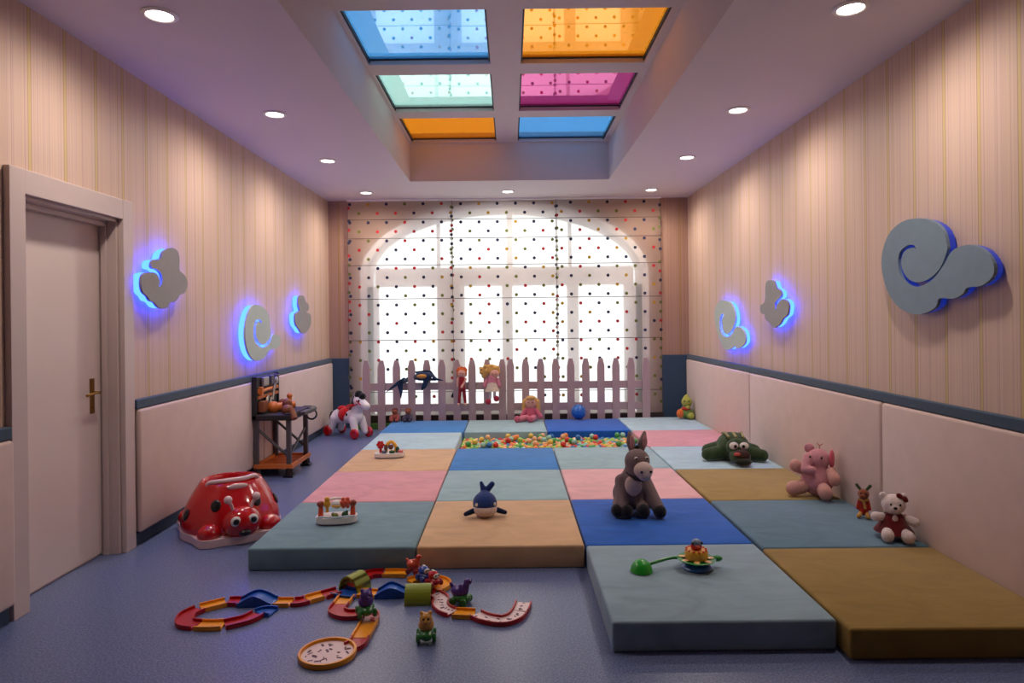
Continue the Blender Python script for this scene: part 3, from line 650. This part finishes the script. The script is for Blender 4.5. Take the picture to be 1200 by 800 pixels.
def pinkpig():
    pk = plush('pig_pink', (206, 142, 150)); hot = plush('pig_ear', (212, 92, 110)); li = plush('pig_paw', (206, 150, 140))
    p = at(969, 583, T); t = thing('plush_elephant', 'pink plush elephant leaning on the right wall by the back ochre mat', 'plush elephant', (2.285, p.y+.06, T), -.6)
    t.scale = (.88, .88, .95)
    blob('body', [('s', (0, 0, .12), (.13, .12, .12)), ('c', (0, 0, .18), .09, (.01, .0, .25), .07), ('s', (.01, 0, .29), (.095, .09, .085)), ('c', (-.06, -.05, .30), .045, (-.075, -.12, .22), .033), ('c', (-.075, -.12, .22), .033, (-.01, -.13, .225), .028)], pk, t, .008, 5)
    for a, c in (((-.10, -.02, .20), (-.16, -.06, .23)), ((.11, -.03, .20), (.145, -.09, .16))): blob('arm', [('c', a, .045, c, .052)], li, t, .007)
    for a, c in (((-.10, -.08, .075), (-.17, -.12, .06)), ((.06, -.08, .075), (.09, -.16, .065))): blob('leg', [('c', a, .055, c, .058)], li, t, .007)
    blob('ear', [('s', (.115, .0, .30), (.022, .05, .075))], hot, t, .006)
    blob('ear', [('s', (-.06, .0, .37), (.045, .02, .04))], pk, t, .006)
    dot('eye', (-.04, -.082, .315), .009, P_black, t); dot('eye', (.05, -.082, .315), .009, P_black, t)
    MB().tube([(.02, 0, .36), (.02, 0, .40), (.0, 0, .415)], .005).tube([(.02, 0, .395), (.045, 0, .415)], .005).build('loop', li, t, True)
pinkpig()

def smalldoll():
    r_ = plush('doll_red', (168, 44, 32)); br = plush('doll_brown', (140, 76, 50)); gn = plush('doll_green', (72, 84, 54)); yl = plush('doll_gold', (190, 140, 70))
    p = at(1029, 607, T); t = thing('plush_reindeer', 'tiny red plush figure with green ears propped against the right wall panel seam', 'plush toy', (2.345, p.y+.03, T), -.5)
    blob('body', [('c', (0, 0, .04), .03, (0, 0, .115), .028), ('c', (-.025, 0, .11), .012, (-.035, -.01, .06), .012), ('c', (.025, 0, .11), .012, (.035, -.01, .06), .012)], r_, t, .004)
    blob('head', [('s', (0, -.005, .155), (.036, .034, .034)), ('s', (-.008, -.035, .147), (.018, .018, .015))], br, t, .004)
    for s in (-1, 1):
        blob('ear', [('c', (s*.02, 0, .185), .010, (s*.04, 0, .212), .011)], gn, t, .004)
        blob('leg', [('c', (s*.016, -.01, .03), .014, (s*.028, -.05, .016), .015)], yl, t, .004)
        dot('eye', (s*.014, -.037, .165), .005, P_black, t)
    MB().tube([(-.03, -.01, .12), (0, -.034, .115), (.03, -.01, .12)], .008).cyl((0, -.032, .115), (.01, -.036, .065), .008).build('scarf', yl, t, True)
smalldoll()

def bear():
    dr = plush('dress_maroon', (104, 26, 30)); p = at(1070, 636, T)
    t = thing('teddy_bear', 'white teddy bear in a dark red dress with a bow, sitting by the right wall', 'teddy bear', (2.305, p.y+.10, T), -.32)
    t.scale = (.9, .9, .96)
    blob('body', [('s', (0, 0, .075), (.075, .065, .075)), ('s', (0, -.005, .21), (.075, .066, .064)), ('s', (-.062, 0, .26), (.026, .018, .026)), ('s', (.062, 0, .26), (.026, .018, .026)), ('s', (-.005, -.055, .195), (.035, .03, .026))], P_white, t, .006)
    for s in (-1, 1):
        blob('arm', [('c', (s*.065, -.01, .13), .026, (s*.115, -.04, (.135 if s < 0 else .115)), .031)], P_white, t, .006)
        blob('leg', [('c', (s*.045, -.04, .045), .035, (s*.06, -.125, .042), .041)], P_white, t, .006)
        dot('eye', (s*.028, -.066, .222), .007, P_black, t)
    dot('nose', (-.005, -.086, .205), (.012, .008, .009), P_black, t)
    MB().lathe([(.062, .145), (.075, .12), (.085, .09), (.118, .048), (.122, .042), (.11, .044), (.07, .08), (.06, .14)], seg=28).build('skirt', dr, t, True)
    blob('bodice', [('s', (0, -.002, .118), (.074, .066, .045))], dr, t, .006)
    MB().sph((-.003, -.062, .125), (.02, .012, .034)).build('ruffle', plush('ruffle', (214, 190, 190)), t, True)
    b = MB().sph((.03, -.035, .272), (.022, .012, .016), RY(.5)).sph((.064, -.03, .252), (.022, .012, .016), RY(.9)).sph((.048, -.04, .262), .010); b.build('bow', dr, t, True)
bear()

def greenbug():
    yg = plush('bug_lime', (170, 172, 76)); og = plush('bug_orange', (224, 112, 50)); gr = plush('bug_green', (110, 140, 70)); rd = plush('bug_red', (176, 52, 44))
    t = thing('plush_bug', 'lime green and orange plush bug sitting in the back right corner', 'plush toy', (2.325, 8.80, T), -.25)
    blob('body', [('s', (0, 0, .08), (.105, .09, .075)), ('c', (0, 0, .12), .06, (.01, 0, .19), .055)], gr, t, .007)
    blob('head', [('s', (.01, -.005, .225), (.072, .066, .068)), ('c', (.0, 0, .27), .04, (.01, 0, .295), .03)], yg, t, .007)
    blob('foot', [('s', (-.075, -.06, .075), (.05, .045, .06))], og, t, .006); blob('foot', [('s', (.06, -.07, .05), (.05, .045, .045))], yg, t, .006)
    blob('shirt', [('s', (.0, -.04, .14), (.06, .05, .03))], rd, t, .006)
    blob('arm', [('c', (-.06, -.02, .12), .02, (.03, -.075, .165), .022)], yg, t, .006)
    for s in (-1, 1): dot('eye', (.01+s*.028, -.066, .24), .010, P_black, t)
greenbug()

# ---- toys on the fence
def marlin():
    nb = plush('marlin_blue', (34, 52, 80)); yb = plush('marlin_belly', (196, 136, 66)); Y0 = 8.985
    q = lambda x, y, d=0.: on_back(420+x/5.4545, 410+y/5.4545, Y0) + Vector((0, d, 0))
    o = q(338, 190); t = thing('plush_marlin', 'navy blue plush marlin fish woven through the picket fence', 'plush fish', o); L = lambda x, y, d=0.: q(x, y, d)-o
    f, k = -.085, .085
    blob('body', [('c', L(500, 182, f), .022, L(450, 165, f), .06), ('c', L(450, 165, f), .06, L(400, 165, f), .06), ('c', L(400, 165, f), .058, L(372, 172, -.02), .04), ('c', L(372, 172, -.02), .038, L(352, 178, k), .035), ('c', L(352, 178, k), .035, L(322, 188, k), .034), ('c', L(322, 188, k), .034, L(302, 195, -.0), .032), ('c', L(302, 195, 0), .032, L(285, 200, f), .03), ('c', L(285, 200, f), .03, L(245, 218, f), .02)], nb, t, .008)
    MB().cyl(L(495, 180, f), L(546, 191, f), .02, .004, 10).build('bill', nb, t, True)
    def fin(pts, d):
        MB().prism([L(x, y, d) for x, y in pts], (0, .016, 0)).build('fin', nb, t, False, .004)
    fin([(365, 135), (440, 125), (470, 130), (500, 172), (440, 150), (380, 152)], f-.01)
    fin([(425, 185), (460, 185), (440, 235), (412, 255), (408, 240)], f-.03); 
    fin([(255, 215), (270, 205), (295, 190), (290, 260), (280, 308), (268, 255)], f-.02)
    fin([(275, 200), (255, 225), (182, 268), (220, 230), (260, 195), (300, 170), (310, 178)], f-.04)
    MB().sph(L(415, 163, f-.045), (.075, .022, .030)).build('belly_stripe', yb, t, True)
    dot('eye', L(478, 172, f-.055), .011, K_white, t)
marlin()

def hangdoll():
    rd = plush('hang_red', (150, 36, 44)); sk = plush('doll_skin', (214, 158, 142)); hr = plush('doll_ginger', (196, 92, 44))
    o = on_back(541.5, 452, 8.945); t = thing('rag_doll', 'slim ginger haired rag doll in dark red hanging on the fence', 'doll', (o.x, 8.932, o.z))
    blob('head', [('s', (0, -.02, .17), (.058, .05, .06))], sk, t, .007)
    blob('hair', [('s', (0, -.005, .205), (.066, .045, .045)), ('s', (-.05, -.01, .175), (.022, .03, .05)), ('s', (.05, -.01, .175), (.022, .03, .05))] + [('s', (.06*math.cos(a), -.01, .205+.045*math.sin(a)), .02) for a in (.3, .9, 1.6, 2.3, 2.9)], hr, t, .006)
    blob('body', [('c', (0, -.02, .10), .045, (0, -.02, -.02), .05), ('c', (-.025, -.02, -.03), .026, (-.042, -.02, -.22), .02), ('c', (.025, -.02, -.03), .026, (.042, -.02, -.22), .02)], rd, t, .007)
    for s, c in ((-1, (-.055, -.03, .0)), (1, (.0, -.07, -.01))): blob('arm', [('c', (s*.05, -.02, .095), .02, c, .017)], sk, t, .006)
    for s in (-1, 1):
        blob('shoe', [('s', (s*.045, -.03, -.245), (.022, .032, .02))], sk, t, .006); dot('eye', (s*.02, -.069, .175), .006, P_black, t)
hangdoll()
def blondedoll():
    sk = plush('doll_skin', (214, 158, 142)); hr = plush('doll_blonde', (206, 158, 88)); pk = plush('doll_pink', (196, 120, 136)); gw = plush('doll_cream', (206, 186, 168)); rd = plush('doll_shoe', (176, 44, 70))
    o = on_back(577, 450, 8.945); t = thing('rag_doll', 'blonde curly haired rag doll in pink with red shoes hanging on the fence', 'doll', (o.x, 8.913, o.z))
    blob('head', [('s', (.03, -.04, .145), (.066, .055, .066))], sk, t, .007)
    blob('hair', [('s', (-.01, -.02, .20), (.095, .05, .075)), ('c', (-.09, -.03, .19), .045, (-.11, -.03, .12), .035), ('c', (.07, -.02, .22), .035, (.085, -.03, .17), .025)] + [('s', (-.05+.1*math.cos(a), -.04, .19+.06*math.sin(a)), .03) for a in (.5, 1.2, 2, 2.8, 3.5)], hr, t, .007)
    blob('body', [('c', (0, -.04, .08), .06, (0, -.04, .0), .075)], pk, t, .008)
    MB().lathe([(.06, .04), (.08, -.02), (.105, -.085), (.09, -.085), (.05, .0)], (0, -.045, 0), 24).build('dress', gw, t, True)
    for s in (-1, 1): blob('arm', [('c', (s*.07, -.04, .07), .026, (s*.10, -.065, -.01), .028)], pk, t, .007)
    for s in (-1, 1):
        blob('leg', [('c', (s*.03, -.04, -.06), .022, (s*.03, -.05, -.17), .02)], P_white, t, .007)
        blob('shoe', [('s', (s*.035-(.02 if s < 0 else -.02), -.065, -.205 + .02*s), (.04, .05, .04))], rd, t, .007)
        dot('eye', (.03+s*.022, -.093, .15), .007, P_black, t)
blondedoll()
def sitdoll():
    sk = plush('doll_skin', (214, 158, 142)); hr = plush('doll_straw', (206, 160, 96)); pk = plush('doll_rose', (196, 96, 118)); rd = plush('doll_rose_dark', (206, 120, 136))
    p = at(622, 490, T); t = thing('rag_doll', 'blonde rag doll in a pink dress sitting on the sage mat against the fence', 'doll', (p.x, 8.80, T), -.1)
    blob('body', [('c', (0, 0, .083), .075, (0, 0, .15), .06), ('c', (-.07, -.02, .14), .03, (-.12, -.06, .06), .03), ('c', (.07, -.02, .14), .03, (.13, -.06, .06), .03)], pk, t, .008)
    blob('head', [('s', (0, -.01, .235), (.078, .068, .078))], sk, t, .008)
    blob('hair', [('s', (0, .015, .262), (.09, .07, .07)), ('c', (-.085, 0, .25), .035, (-.10, -.01, .14), .028), ('c', (.085, 0, .25), .035, (.10, -.01, .14), .028), ('s', (0, -.05, .30), (.06, .03, .025))], hr, t, .008)
    for s in (-1, 1):
        blob('leg', [('c', (s*.05, -.04, .045), .042, (-.07+s*.07, -.17, .04), .038)], rd, t, .008)
        blob('shoe', [('s', (-.085+s*.085, -.20, .045), (.042, .04, .045))], pk, t, .008)
        dot('eye', (s*.026, -.076, .245), .008, P_black, t)
sitdoll()
def twodolls():
    dr = plush('brown_face', (150, 84, 62)); 
    for px, col, lab, hc in ((465.5, (150, 74, 62), 'small brown plush doll in rust red, left of the pair under the marlin', (92, 44, 36)), (480.5, (70, 62, 78), 'small brown plush doll in dark grey, right of the pair under the marlin', (124, 74, 44))):
        p = at(px, 491.5, T); t = thing('plush_doll', lab, 'doll', (p.x, 8.83, T), 0, 'pair of small plush dolls')
        c = plush('pair_%d' % px, col); h = plush('pairhair_%d' % px, hc)
        blob('body', [('s', (0, 0, .055), (.062, .055, .055)), ('c', (-.045, -.02, .07), .02, (-.05, -.07, .04), .02), ('c', (.045, -.02, .07), .02, (.05, -.07, .04), .02)], c, t, .006)
        blob('head', [('s', (0, -.005, .13), (.042, .04, .04))], dr, t, .006)
        blob('hair', [('s', (0, .008, .15), (.045, .04, .032))], h, t, .006)
        for s in (-1, 1): blob('foot', [('s', (s*.035, -.075, .024), (.026, .03, .023))], c, t, .006); dot('eye', (s*.014, -.043, .134), .005, P_black, t)
twodolls()
def spikyball():
    r = .095; b = MB().sph((0, 0, 0), r, None, 24); n = 70
    for i in range(n):
        z = 1-2*(i+.5)/n; a = i*2.39996; q = Vector((math.sqrt(1-z*z)*math.cos(a), math.sqrt(1-z*z)*math.sin(a), z)); b.cyl(q*r*.97, q*r*1.09, .009, .004, 6)
    o = b.build('spiky_ball', plastic('spiky_blue', (36, 104, 186)), None, True); p = at(677, 490, T); o.location = (p.x, 8.82, T+.104); tag(o, 'blue spiky rubber ball on the blue mat against the fence', 'ball')
spikyball()

# ---- activity toys on the mats
def activity(px, py, lab, kind, rz):
    p = at(px, py, T); t = thing('activity_toy', lab, 'activity toy', (p.x, p.y+.06, T), rz); u = 1.08 if kind else 1.0
    pts = [(.135*u*math.copysign(abs(math.cos(a))**.7, math.cos(a)), .085*math.copysign(abs(math.sin(a))**.8, math.sin(a)), .012) for a in [2*PI*i/40 for i in range(40)]]
    MB().prism(pts, (0, 0, .035)).build('base', K_white, t, True, .012, 3)
    MB().prism([(x*.93, y*.9, .001) for x, y, z in pts], (0, 0, .012)).build('foot_band', mat('band_lilac', (92, 92, 120) if kind == 0 else (70, 40, 50), .5), t)
    if kind == 0:
        for s in (-1, 1):
            q = MB().cyl((s*.105, .0, .045), (s*.105, .01, .115), .018, .015).build('post', K_coral, t, True); MB().sph((s*.105, .005, .125), (.026, .024, .022)).build('post_cap', plastic('brick', (150, 60, 40)), q, True)
        MB().tube(smooth_path([(-.10, .03, .11), (-.05, .035, .145), (0, .037, .152), (.05, .035, .145), (.10, .03, .11)]), .008).build('arch', K_white, t, True)
        b = MB().sph((-.062, .0, .125), (.024, .02, .028)).sph((-.062, -.004, .158), .017).cyl((-.062, 0, .10), (-.062, 0, .07), .010); b.build('hanging_animal', K_yellow, t, True)
        q = MB().sph((.0, .0, .12), (.034, .03, .03)).build('spinner', K_white, t, True); MB().lathe([(.034, -.006), (.038, 0), (.034, .006)], (0, 0, .115), 20).build('spinner_band', K_yellow, q, True)
        b = MB().sph((.058, 0, .13), .03)
        for a in range(6): b.sph((.058+.028*math.cos(a*PI/3), -.005, .13+.028*math.sin(a*PI/3)), .014)
        b.build('flower', K_coral, t, True)
        MB().sph((-.005, -.045, .058), (.022, .018, .018)).sph((-.018, -.045, .068), .012).build('turtle', plastic('olive_green', (112, 120, 46)), t, True)
        MB().sph((.058, -.035, .06), (.022, .018, .022)).sph((.07, -.035, .078), .010).build('frog', K_dkgreen, t, True)
        MB().bx(-.06, -.025, -.055, -.035, .046, .054).bx(.02, .035, -.065, -.05, .046, .054).build('button', K_red, t)
        MB().tube(smooth_path([(-.12, -.04, .05), (-.08, -.07, .058), (.0, -.082, .055), (.08, -.07, .058), (.12, -.04, .05)]), .006).build('rim', plastic('pale_blue', (176, 196, 206)), t, True)
    else:
        b = MB().sph((-.085, 0, .125), .024)
        for a in range(6): b.sph((-.085+.026*math.cos(a*PI/3), -.004, .125+.026*math.sin(a*PI/3)), .016)
        b.cyl((-.085, .005, .10), (-.085, .005, .045), .013); b.build('flower', K_red, t, True)
        MB().tube(smooth_path([(-.03, 0, .05), (-.035, 0, .10), (0, 0, .145), (.035, 0, .145), (.065, 0, .10), (.06, 0, .05)]), .018).build('arch', K_yellow, t, True)
        MB().sph((.015, 0, .10), .026).sph((-.03, -.02, .10), (.02, .016, .03)).build('spinner', plastic('brown', (110, 60, 40)), t, True)
        MB().sph((-.045, -.04, .06), (.024, .02, .02)).build('dial', plastic('slate', (76, 88, 110)), t, True)
        MB().sph((.03, -.045, .06), (.03, .02, .018)).sph((.08, -.01, .075), (.02, .02, .035)).build('frog', K_dkgreen, t, True)
        MB().bx(.085, .135, -.035, .01, .046, .072).build('key_block', plastic('pinkred', (214, 110, 110)), t, False, .005)
activity(392, 615, 'white activity toy with coral posts and hanging animals on the grey teal mat', 0, .12)
activity(455, 537, 'white activity toy with red flower and yellow arch on the beige mat', 1, .08)

def spinner():
    p = at(818, 668, T); t = thing('spinner_toy', 'yellow bird spinner toy with a green dome arm on the front grey blue mat', 'activity toy', (p.x, p.y+.03, T), 0)
    MB().lathe([(0, 0), (.075, 0), (.08, .006), (.072, .02), (.04, .032), (0, .036)], seg=32).build('suction_base', plastic('base_blue', (46, 100, 172)), t, True)
    MB().lathe([(0, .036), (.07, .038), (.098, .05), (.102, .054), (.096, .056), (.06, .048), (0, .046)], seg=36).build('leaf_dish', K_green, t, True)
    for i in range(7): a = 2*PI*i/7; MB().sph((.072*math.cos(a), .072*math.sin(a), .0545), (.024, .016, .004), RZ(a)).build('petal', plastic('peach', (236, 190, 120)), t, True)
    MB().lathe([(0, .05), (.052, .05), (.06, .058), (.062, .09), (.056, .10), (.03, .102), (0, .102)], seg=32).build('nest', K_yellow, t, True)
    b = MB()
    for i in range(12): a = 2*PI*i/12; b.sph((.052*math.cos(a), .052*math.sin(a), .100), .008, None, 8)
    b.build('nest_trim', K_coral, t, True)
    q = MB().sph((0, 0, .118), (.03, .028, .034)).build('bird', K_red, t, True)
    MB().sph((0, -.006, .138), (.027, .024, .022)).build('bird_cap', plastic('pale_slate', (126, 142, 168)), q, True)
    for s in (-1, 1): MB().sph((s*.024, -.018, .14), .008).build('eye', K_black, q, True)
    MB().sph((0, -.028, .125), (.014, .012, .007)).build('beak', plastic('coral_beak', (230, 96, 70)), q, True)
    MB().sph((.115, .01, .048), (.028, .02, .016)).build('leaf', K_green, t, True)
    d = at(753, 672, T) - t.location; d.z = 0
    MB().tube(smooth_path([(-.085, .015, .05), (-.14, .02, .048), (d.x+.03, d.y+.03, .036)]), .0085).build('arm', K_green, t, True)
    MB().lathe([(0, .065), (.022, .062), (.042, .048), (.055, .026), (.06, .004), (.057, .001), (0, .001)], (d.x, d.y+.03, 0), 28).build('dome', plastic('dome_green', (34, 160, 44)), t, True)
spinner()

# ---- toy road track
def track():
    cp = lambda x, y: at(190+x/2.667, 630+y/2.667, 0)
    o = cp(520, 230); o.z = 0
    t = thing('toy_road_track', 'red, yellow and blue toy road track laid in loops on the floor', 'toy track', o)
    tr, ty, tb = mat('track_red', (176, 10, 16), .35, .05, 12), mat('track_yellow', (240, 156, 24), .35, .05, 12), mat('track_blue', (16, 84, 176), .35, .05, 12); tw = plastic('track_print', (226, 196, 196), .4); tg = plastic('tunnel_green', (136, 148, 34), .4)
    def seg(pts, m, name='road_piece', w=.043, hump=0., inner=None):
        P = smooth_path([cp(*q)-o for q in pts], 6); b = MB(); n = len(P); rings = []
        for i, p in enumerate(P):
            d = (P[min(n-1, i+1)]-P[max(0, i-1)]).normalized(); nr = Vector((-d.y, d.x, 0)); z = .001 + hump*math.sin(PI*i/(n-1))**2
            prof = [(-w, 0), (-w, .022), (-w+.007, .022), (-w+.007, .009), (w-.007, .009), (w-.007, .022), (w, .022), (w, 0)]
            rings.append([b.b.verts.new(p + nr*a + Vector((0, 0, (z if c or not hump else .001)+c))) for a, c in prof])
        for A, B in zip(rings, rings[1:]):
            for k in range(8): b.b.faces.new((A[k], A[(k+1) % 8], B[(k+1) % 8], B[k]))
        b.b.faces.new(rings[0]); b.b.faces.new(rings[-1][::-1])
        ob = b.build(name, m, t)
        if inner:
            b = MB(); w2 = w-.008; R2 = []
            for i, p in enumerate(P):
                d = (P[min(n-1, i+1)]-P[max(0, i-1)]).normalized(); nr = Vector((-d.y, d.x, 0)); R2.append((b.b.verts.new(p+nr*w2+Vector((0, 0, .0115))), b.b.verts.new(p-nr*w2+Vector((0, 0, .0115)))))
            for A, B in zip(R2, R2[1:]): b.b.faces.new((A[0], A[1], B[1], B[0]))
            b.mi = 1
            for i in range(2, n-2, 2):
                p = P[i]; s = random.uniform(-.02, .02); b.box(p+Vector((s*.6, s, .012)), (random.uniform(.008, .022), random.uniform(.005, .014), .001), RZ(random.random()*3))
            b.build('road_print', [tw, mat('print_ink', (96, 52, 70), .6)], ob)
        return ob
    seg([(348, 238), (322, 236), (303, 242)], tb); seg([(300, 243), (262, 262), (196, 278)], tr); seg([(192, 278), (150, 280), (112, 279)], ty)
    seg([(108, 279), (72, 272), (78, 248), (118, 228)], tr); seg([(122, 226), (170, 214), (200, 207)], ty); seg([(204, 206), (225, 205), (245, 206)], tr)
    seg([(240, 208), (295, 205), (352, 206)], tb, 'bridge', .05, .034)
    seg([(354, 208), (380, 208), (404, 208)], ty); seg([(408, 207), (430, 206), (452, 200)], tr); seg([(455, 199), (485, 190), (502, 186)], ty); seg([(505, 185), (530, 178), (552, 172)], tr)
    seg([(550, 172), (580, 180), (610, 182)], tb, 'junction_piece', .056)
    seg([(590, 165), (612, 145), (625, 133)], tr); seg([(628, 130), (655, 118), (690, 116)], tr); seg([(693, 116), (735, 116), (765, 117)], ty)
    seg([(612, 180), (640, 180), (668, 181)], ty); seg([(668, 181), (715, 180), (765, 176)], tb, 'bridge', .05, .036)
    seg([(775, 142), (815, 132), (870, 138), (884, 152), (862, 168)], ty, w=.036); seg([(768, 178), (805, 176), (846, 180)], tr)
    seg([(850, 182), (872, 196), (868, 214), (882, 230), (908, 240)], tr, inner=1); seg([(911, 241), (945, 243), (976, 244)], ty)
    seg([(979, 245), (1010, 258), (1062, 266), (1100, 255), (1118, 236)], tr, inner=1); seg([(1119, 234), (1125, 222), (1130, 208)], tr, inner=1)
    seg([(578, 188), (568, 200), (560, 212)], ty); seg([(559, 213), (545, 234), (575, 247), (628, 244)], tr); seg([(630, 244), (652, 248), (648, 268)], tr)
    seg([(648, 268), (632, 296), (620, 318)], ty); seg([(619, 320), (608, 338), (588, 350)], tr)
    c = cp(517, 368)-o
    q = MB().lathe([(0, .001), (.125, .001), (.128, .012), (.125, .024), (.116, .024), (.113, .011), (0, .010)], c, 48).build('parking_disc', ty, t, True)
    b = MB().lathe([(0, .0115), (.112, .0115)], c, 40); b.mi = 1
    for i in range(26): a = random.random()*6.28; r = .095*math.sqrt(random.random()); b.box(c+Vector((r*math.cos(a), r*math.sin(a), .012)), (random.uniform(.008, .03), random.uniform(.004, .012), .001), RZ(random.random()*3))
    b.build('disc_print', [tw, mat('print_ink', (96, 52, 70), .6)], q)
    def tunnel(x, y, ang, ln, r=.07):
        c = cp(x, y)-o; c.z = .001; R_ = RZ(ang); A = [(r*math.cos(PI*i/16), r*1.25*math.sin(PI*i/16)) for i in range(17)]; I = [(p*.88, q_*.88) for p, q_ in A]
        b = MB()
        for i in range(16):
            P = [A[i], A[i+1], I[i+1], I[i]]
            b.prism([c + R_ @ Vector((-ln/2, p, q_)) for p, q_ in P], R_ @ Vector((ln, 0, 0)))
        bmesh.ops.remove_doubles(b.b, verts=b.b.verts, dist=1e-4)
        b.build('tunnel', tg, t, True)
    tunnel(603, 160, 1.05, .11); tunnel(802, 196, .03, .135)
track()

def car(px, py, lab, base, top, rz, kind=0, z=.002, name='toy_car', cat='toy car', sc=1.15):
    p = at(px, py, z); t = thing(name, lab, cat, (p.x, p.y+.02, z), rz, 'small toy vehicles'); t.scale = (sc, sc, sc)
    blob('chassis', [('s', (0, 0, .030), (.034, .042, .022)), ('s', (0, -.025, .028), (.028, .024, .018))], base, t, .004)
    for x in (-.032, .032):
        for y in (-.024, .026): MB().lathe([(0, -.008), (.014, -.008), (.018, -.004), (.018, .004), (.014, .008), (0, .008)], (x, y, .0185), 16, RY(PI/2)).build('wheel', base, t, True)
    if kind == 0:
        blob('animal', [('s', (0, .004, .060), (.033, .034, .028)), ('s', (0, -.010, .090), (.027, .026, .024)), ('s', (-.017, -.006, .112), .009), ('s', (.017, -.006, .112), .009), ('s', (0, -.034, .086), (.013, .011, .010))], top, t, .004)
    elif kind == 1:
        blob('animal', [('s', (0, .01, .055), (.03, .04, .026)), ('c', (0, -.02, .06), .018, (0, -.03, .10), .014), ('s', (0, -.036, .106), (.016, .02, .014)), ('c', (0, .03, .06), .014, (0, .05, .085), .008), ('s', (0, .0, .078), .013), ('s', (0, .022, .074), .011)], top, t, .004)
    else:
        blob('cabin', [('s', (0, .004, .055), (.032, .036, .028))], top, t, .004); MB().sph((0, -.028, .06), (.022, .008, .014)).sph((0, .006, .083), (.008, .014, .004)).build('windscreen', K_white, t, True)
    for x in (-.010, .010): dot('eye', (x, (-.034, -.048, -.037)[kind], (.098, .112, .066)[kind]), .0045, K_black, t)
car(428, 723, 'purple animal car with green wheels standing on the red track bend', plastic('car_green', (48, 120, 52)), K_purple, .4, 0, .026)
car(499, 752, 'yellow orange animal car with green wheels alone on the open floor', plastic('car_green', (48, 120, 52)), plastic('car_amber', (206, 144, 58)), .1, 0)
car(540, 709, 'purple dinosaur car with green base beside the white printed track', plastic('car_green', (48, 120, 52)), K_purple, 1.2, 1, .002)
car(484.5, 672.5, 'coral red animal car with dark base against the foam mat edge', plastic('car_brick', (132, 40, 34)), K_coral, 1.3, 1, .0255, sc=.9)
car(497, 681, 'blue and white rounded toy car next to the green tunnel', plastic('car_navy', (40, 66, 140)), plastic('car_blue', (48, 80, 168)), .7, 2, .026, sc=.95)
car(508, 687, 'red and white rounded toy car in front of the blue one', plastic('car_red', (170, 30, 44)), K_red, .7, 2, .026, sc=.95)
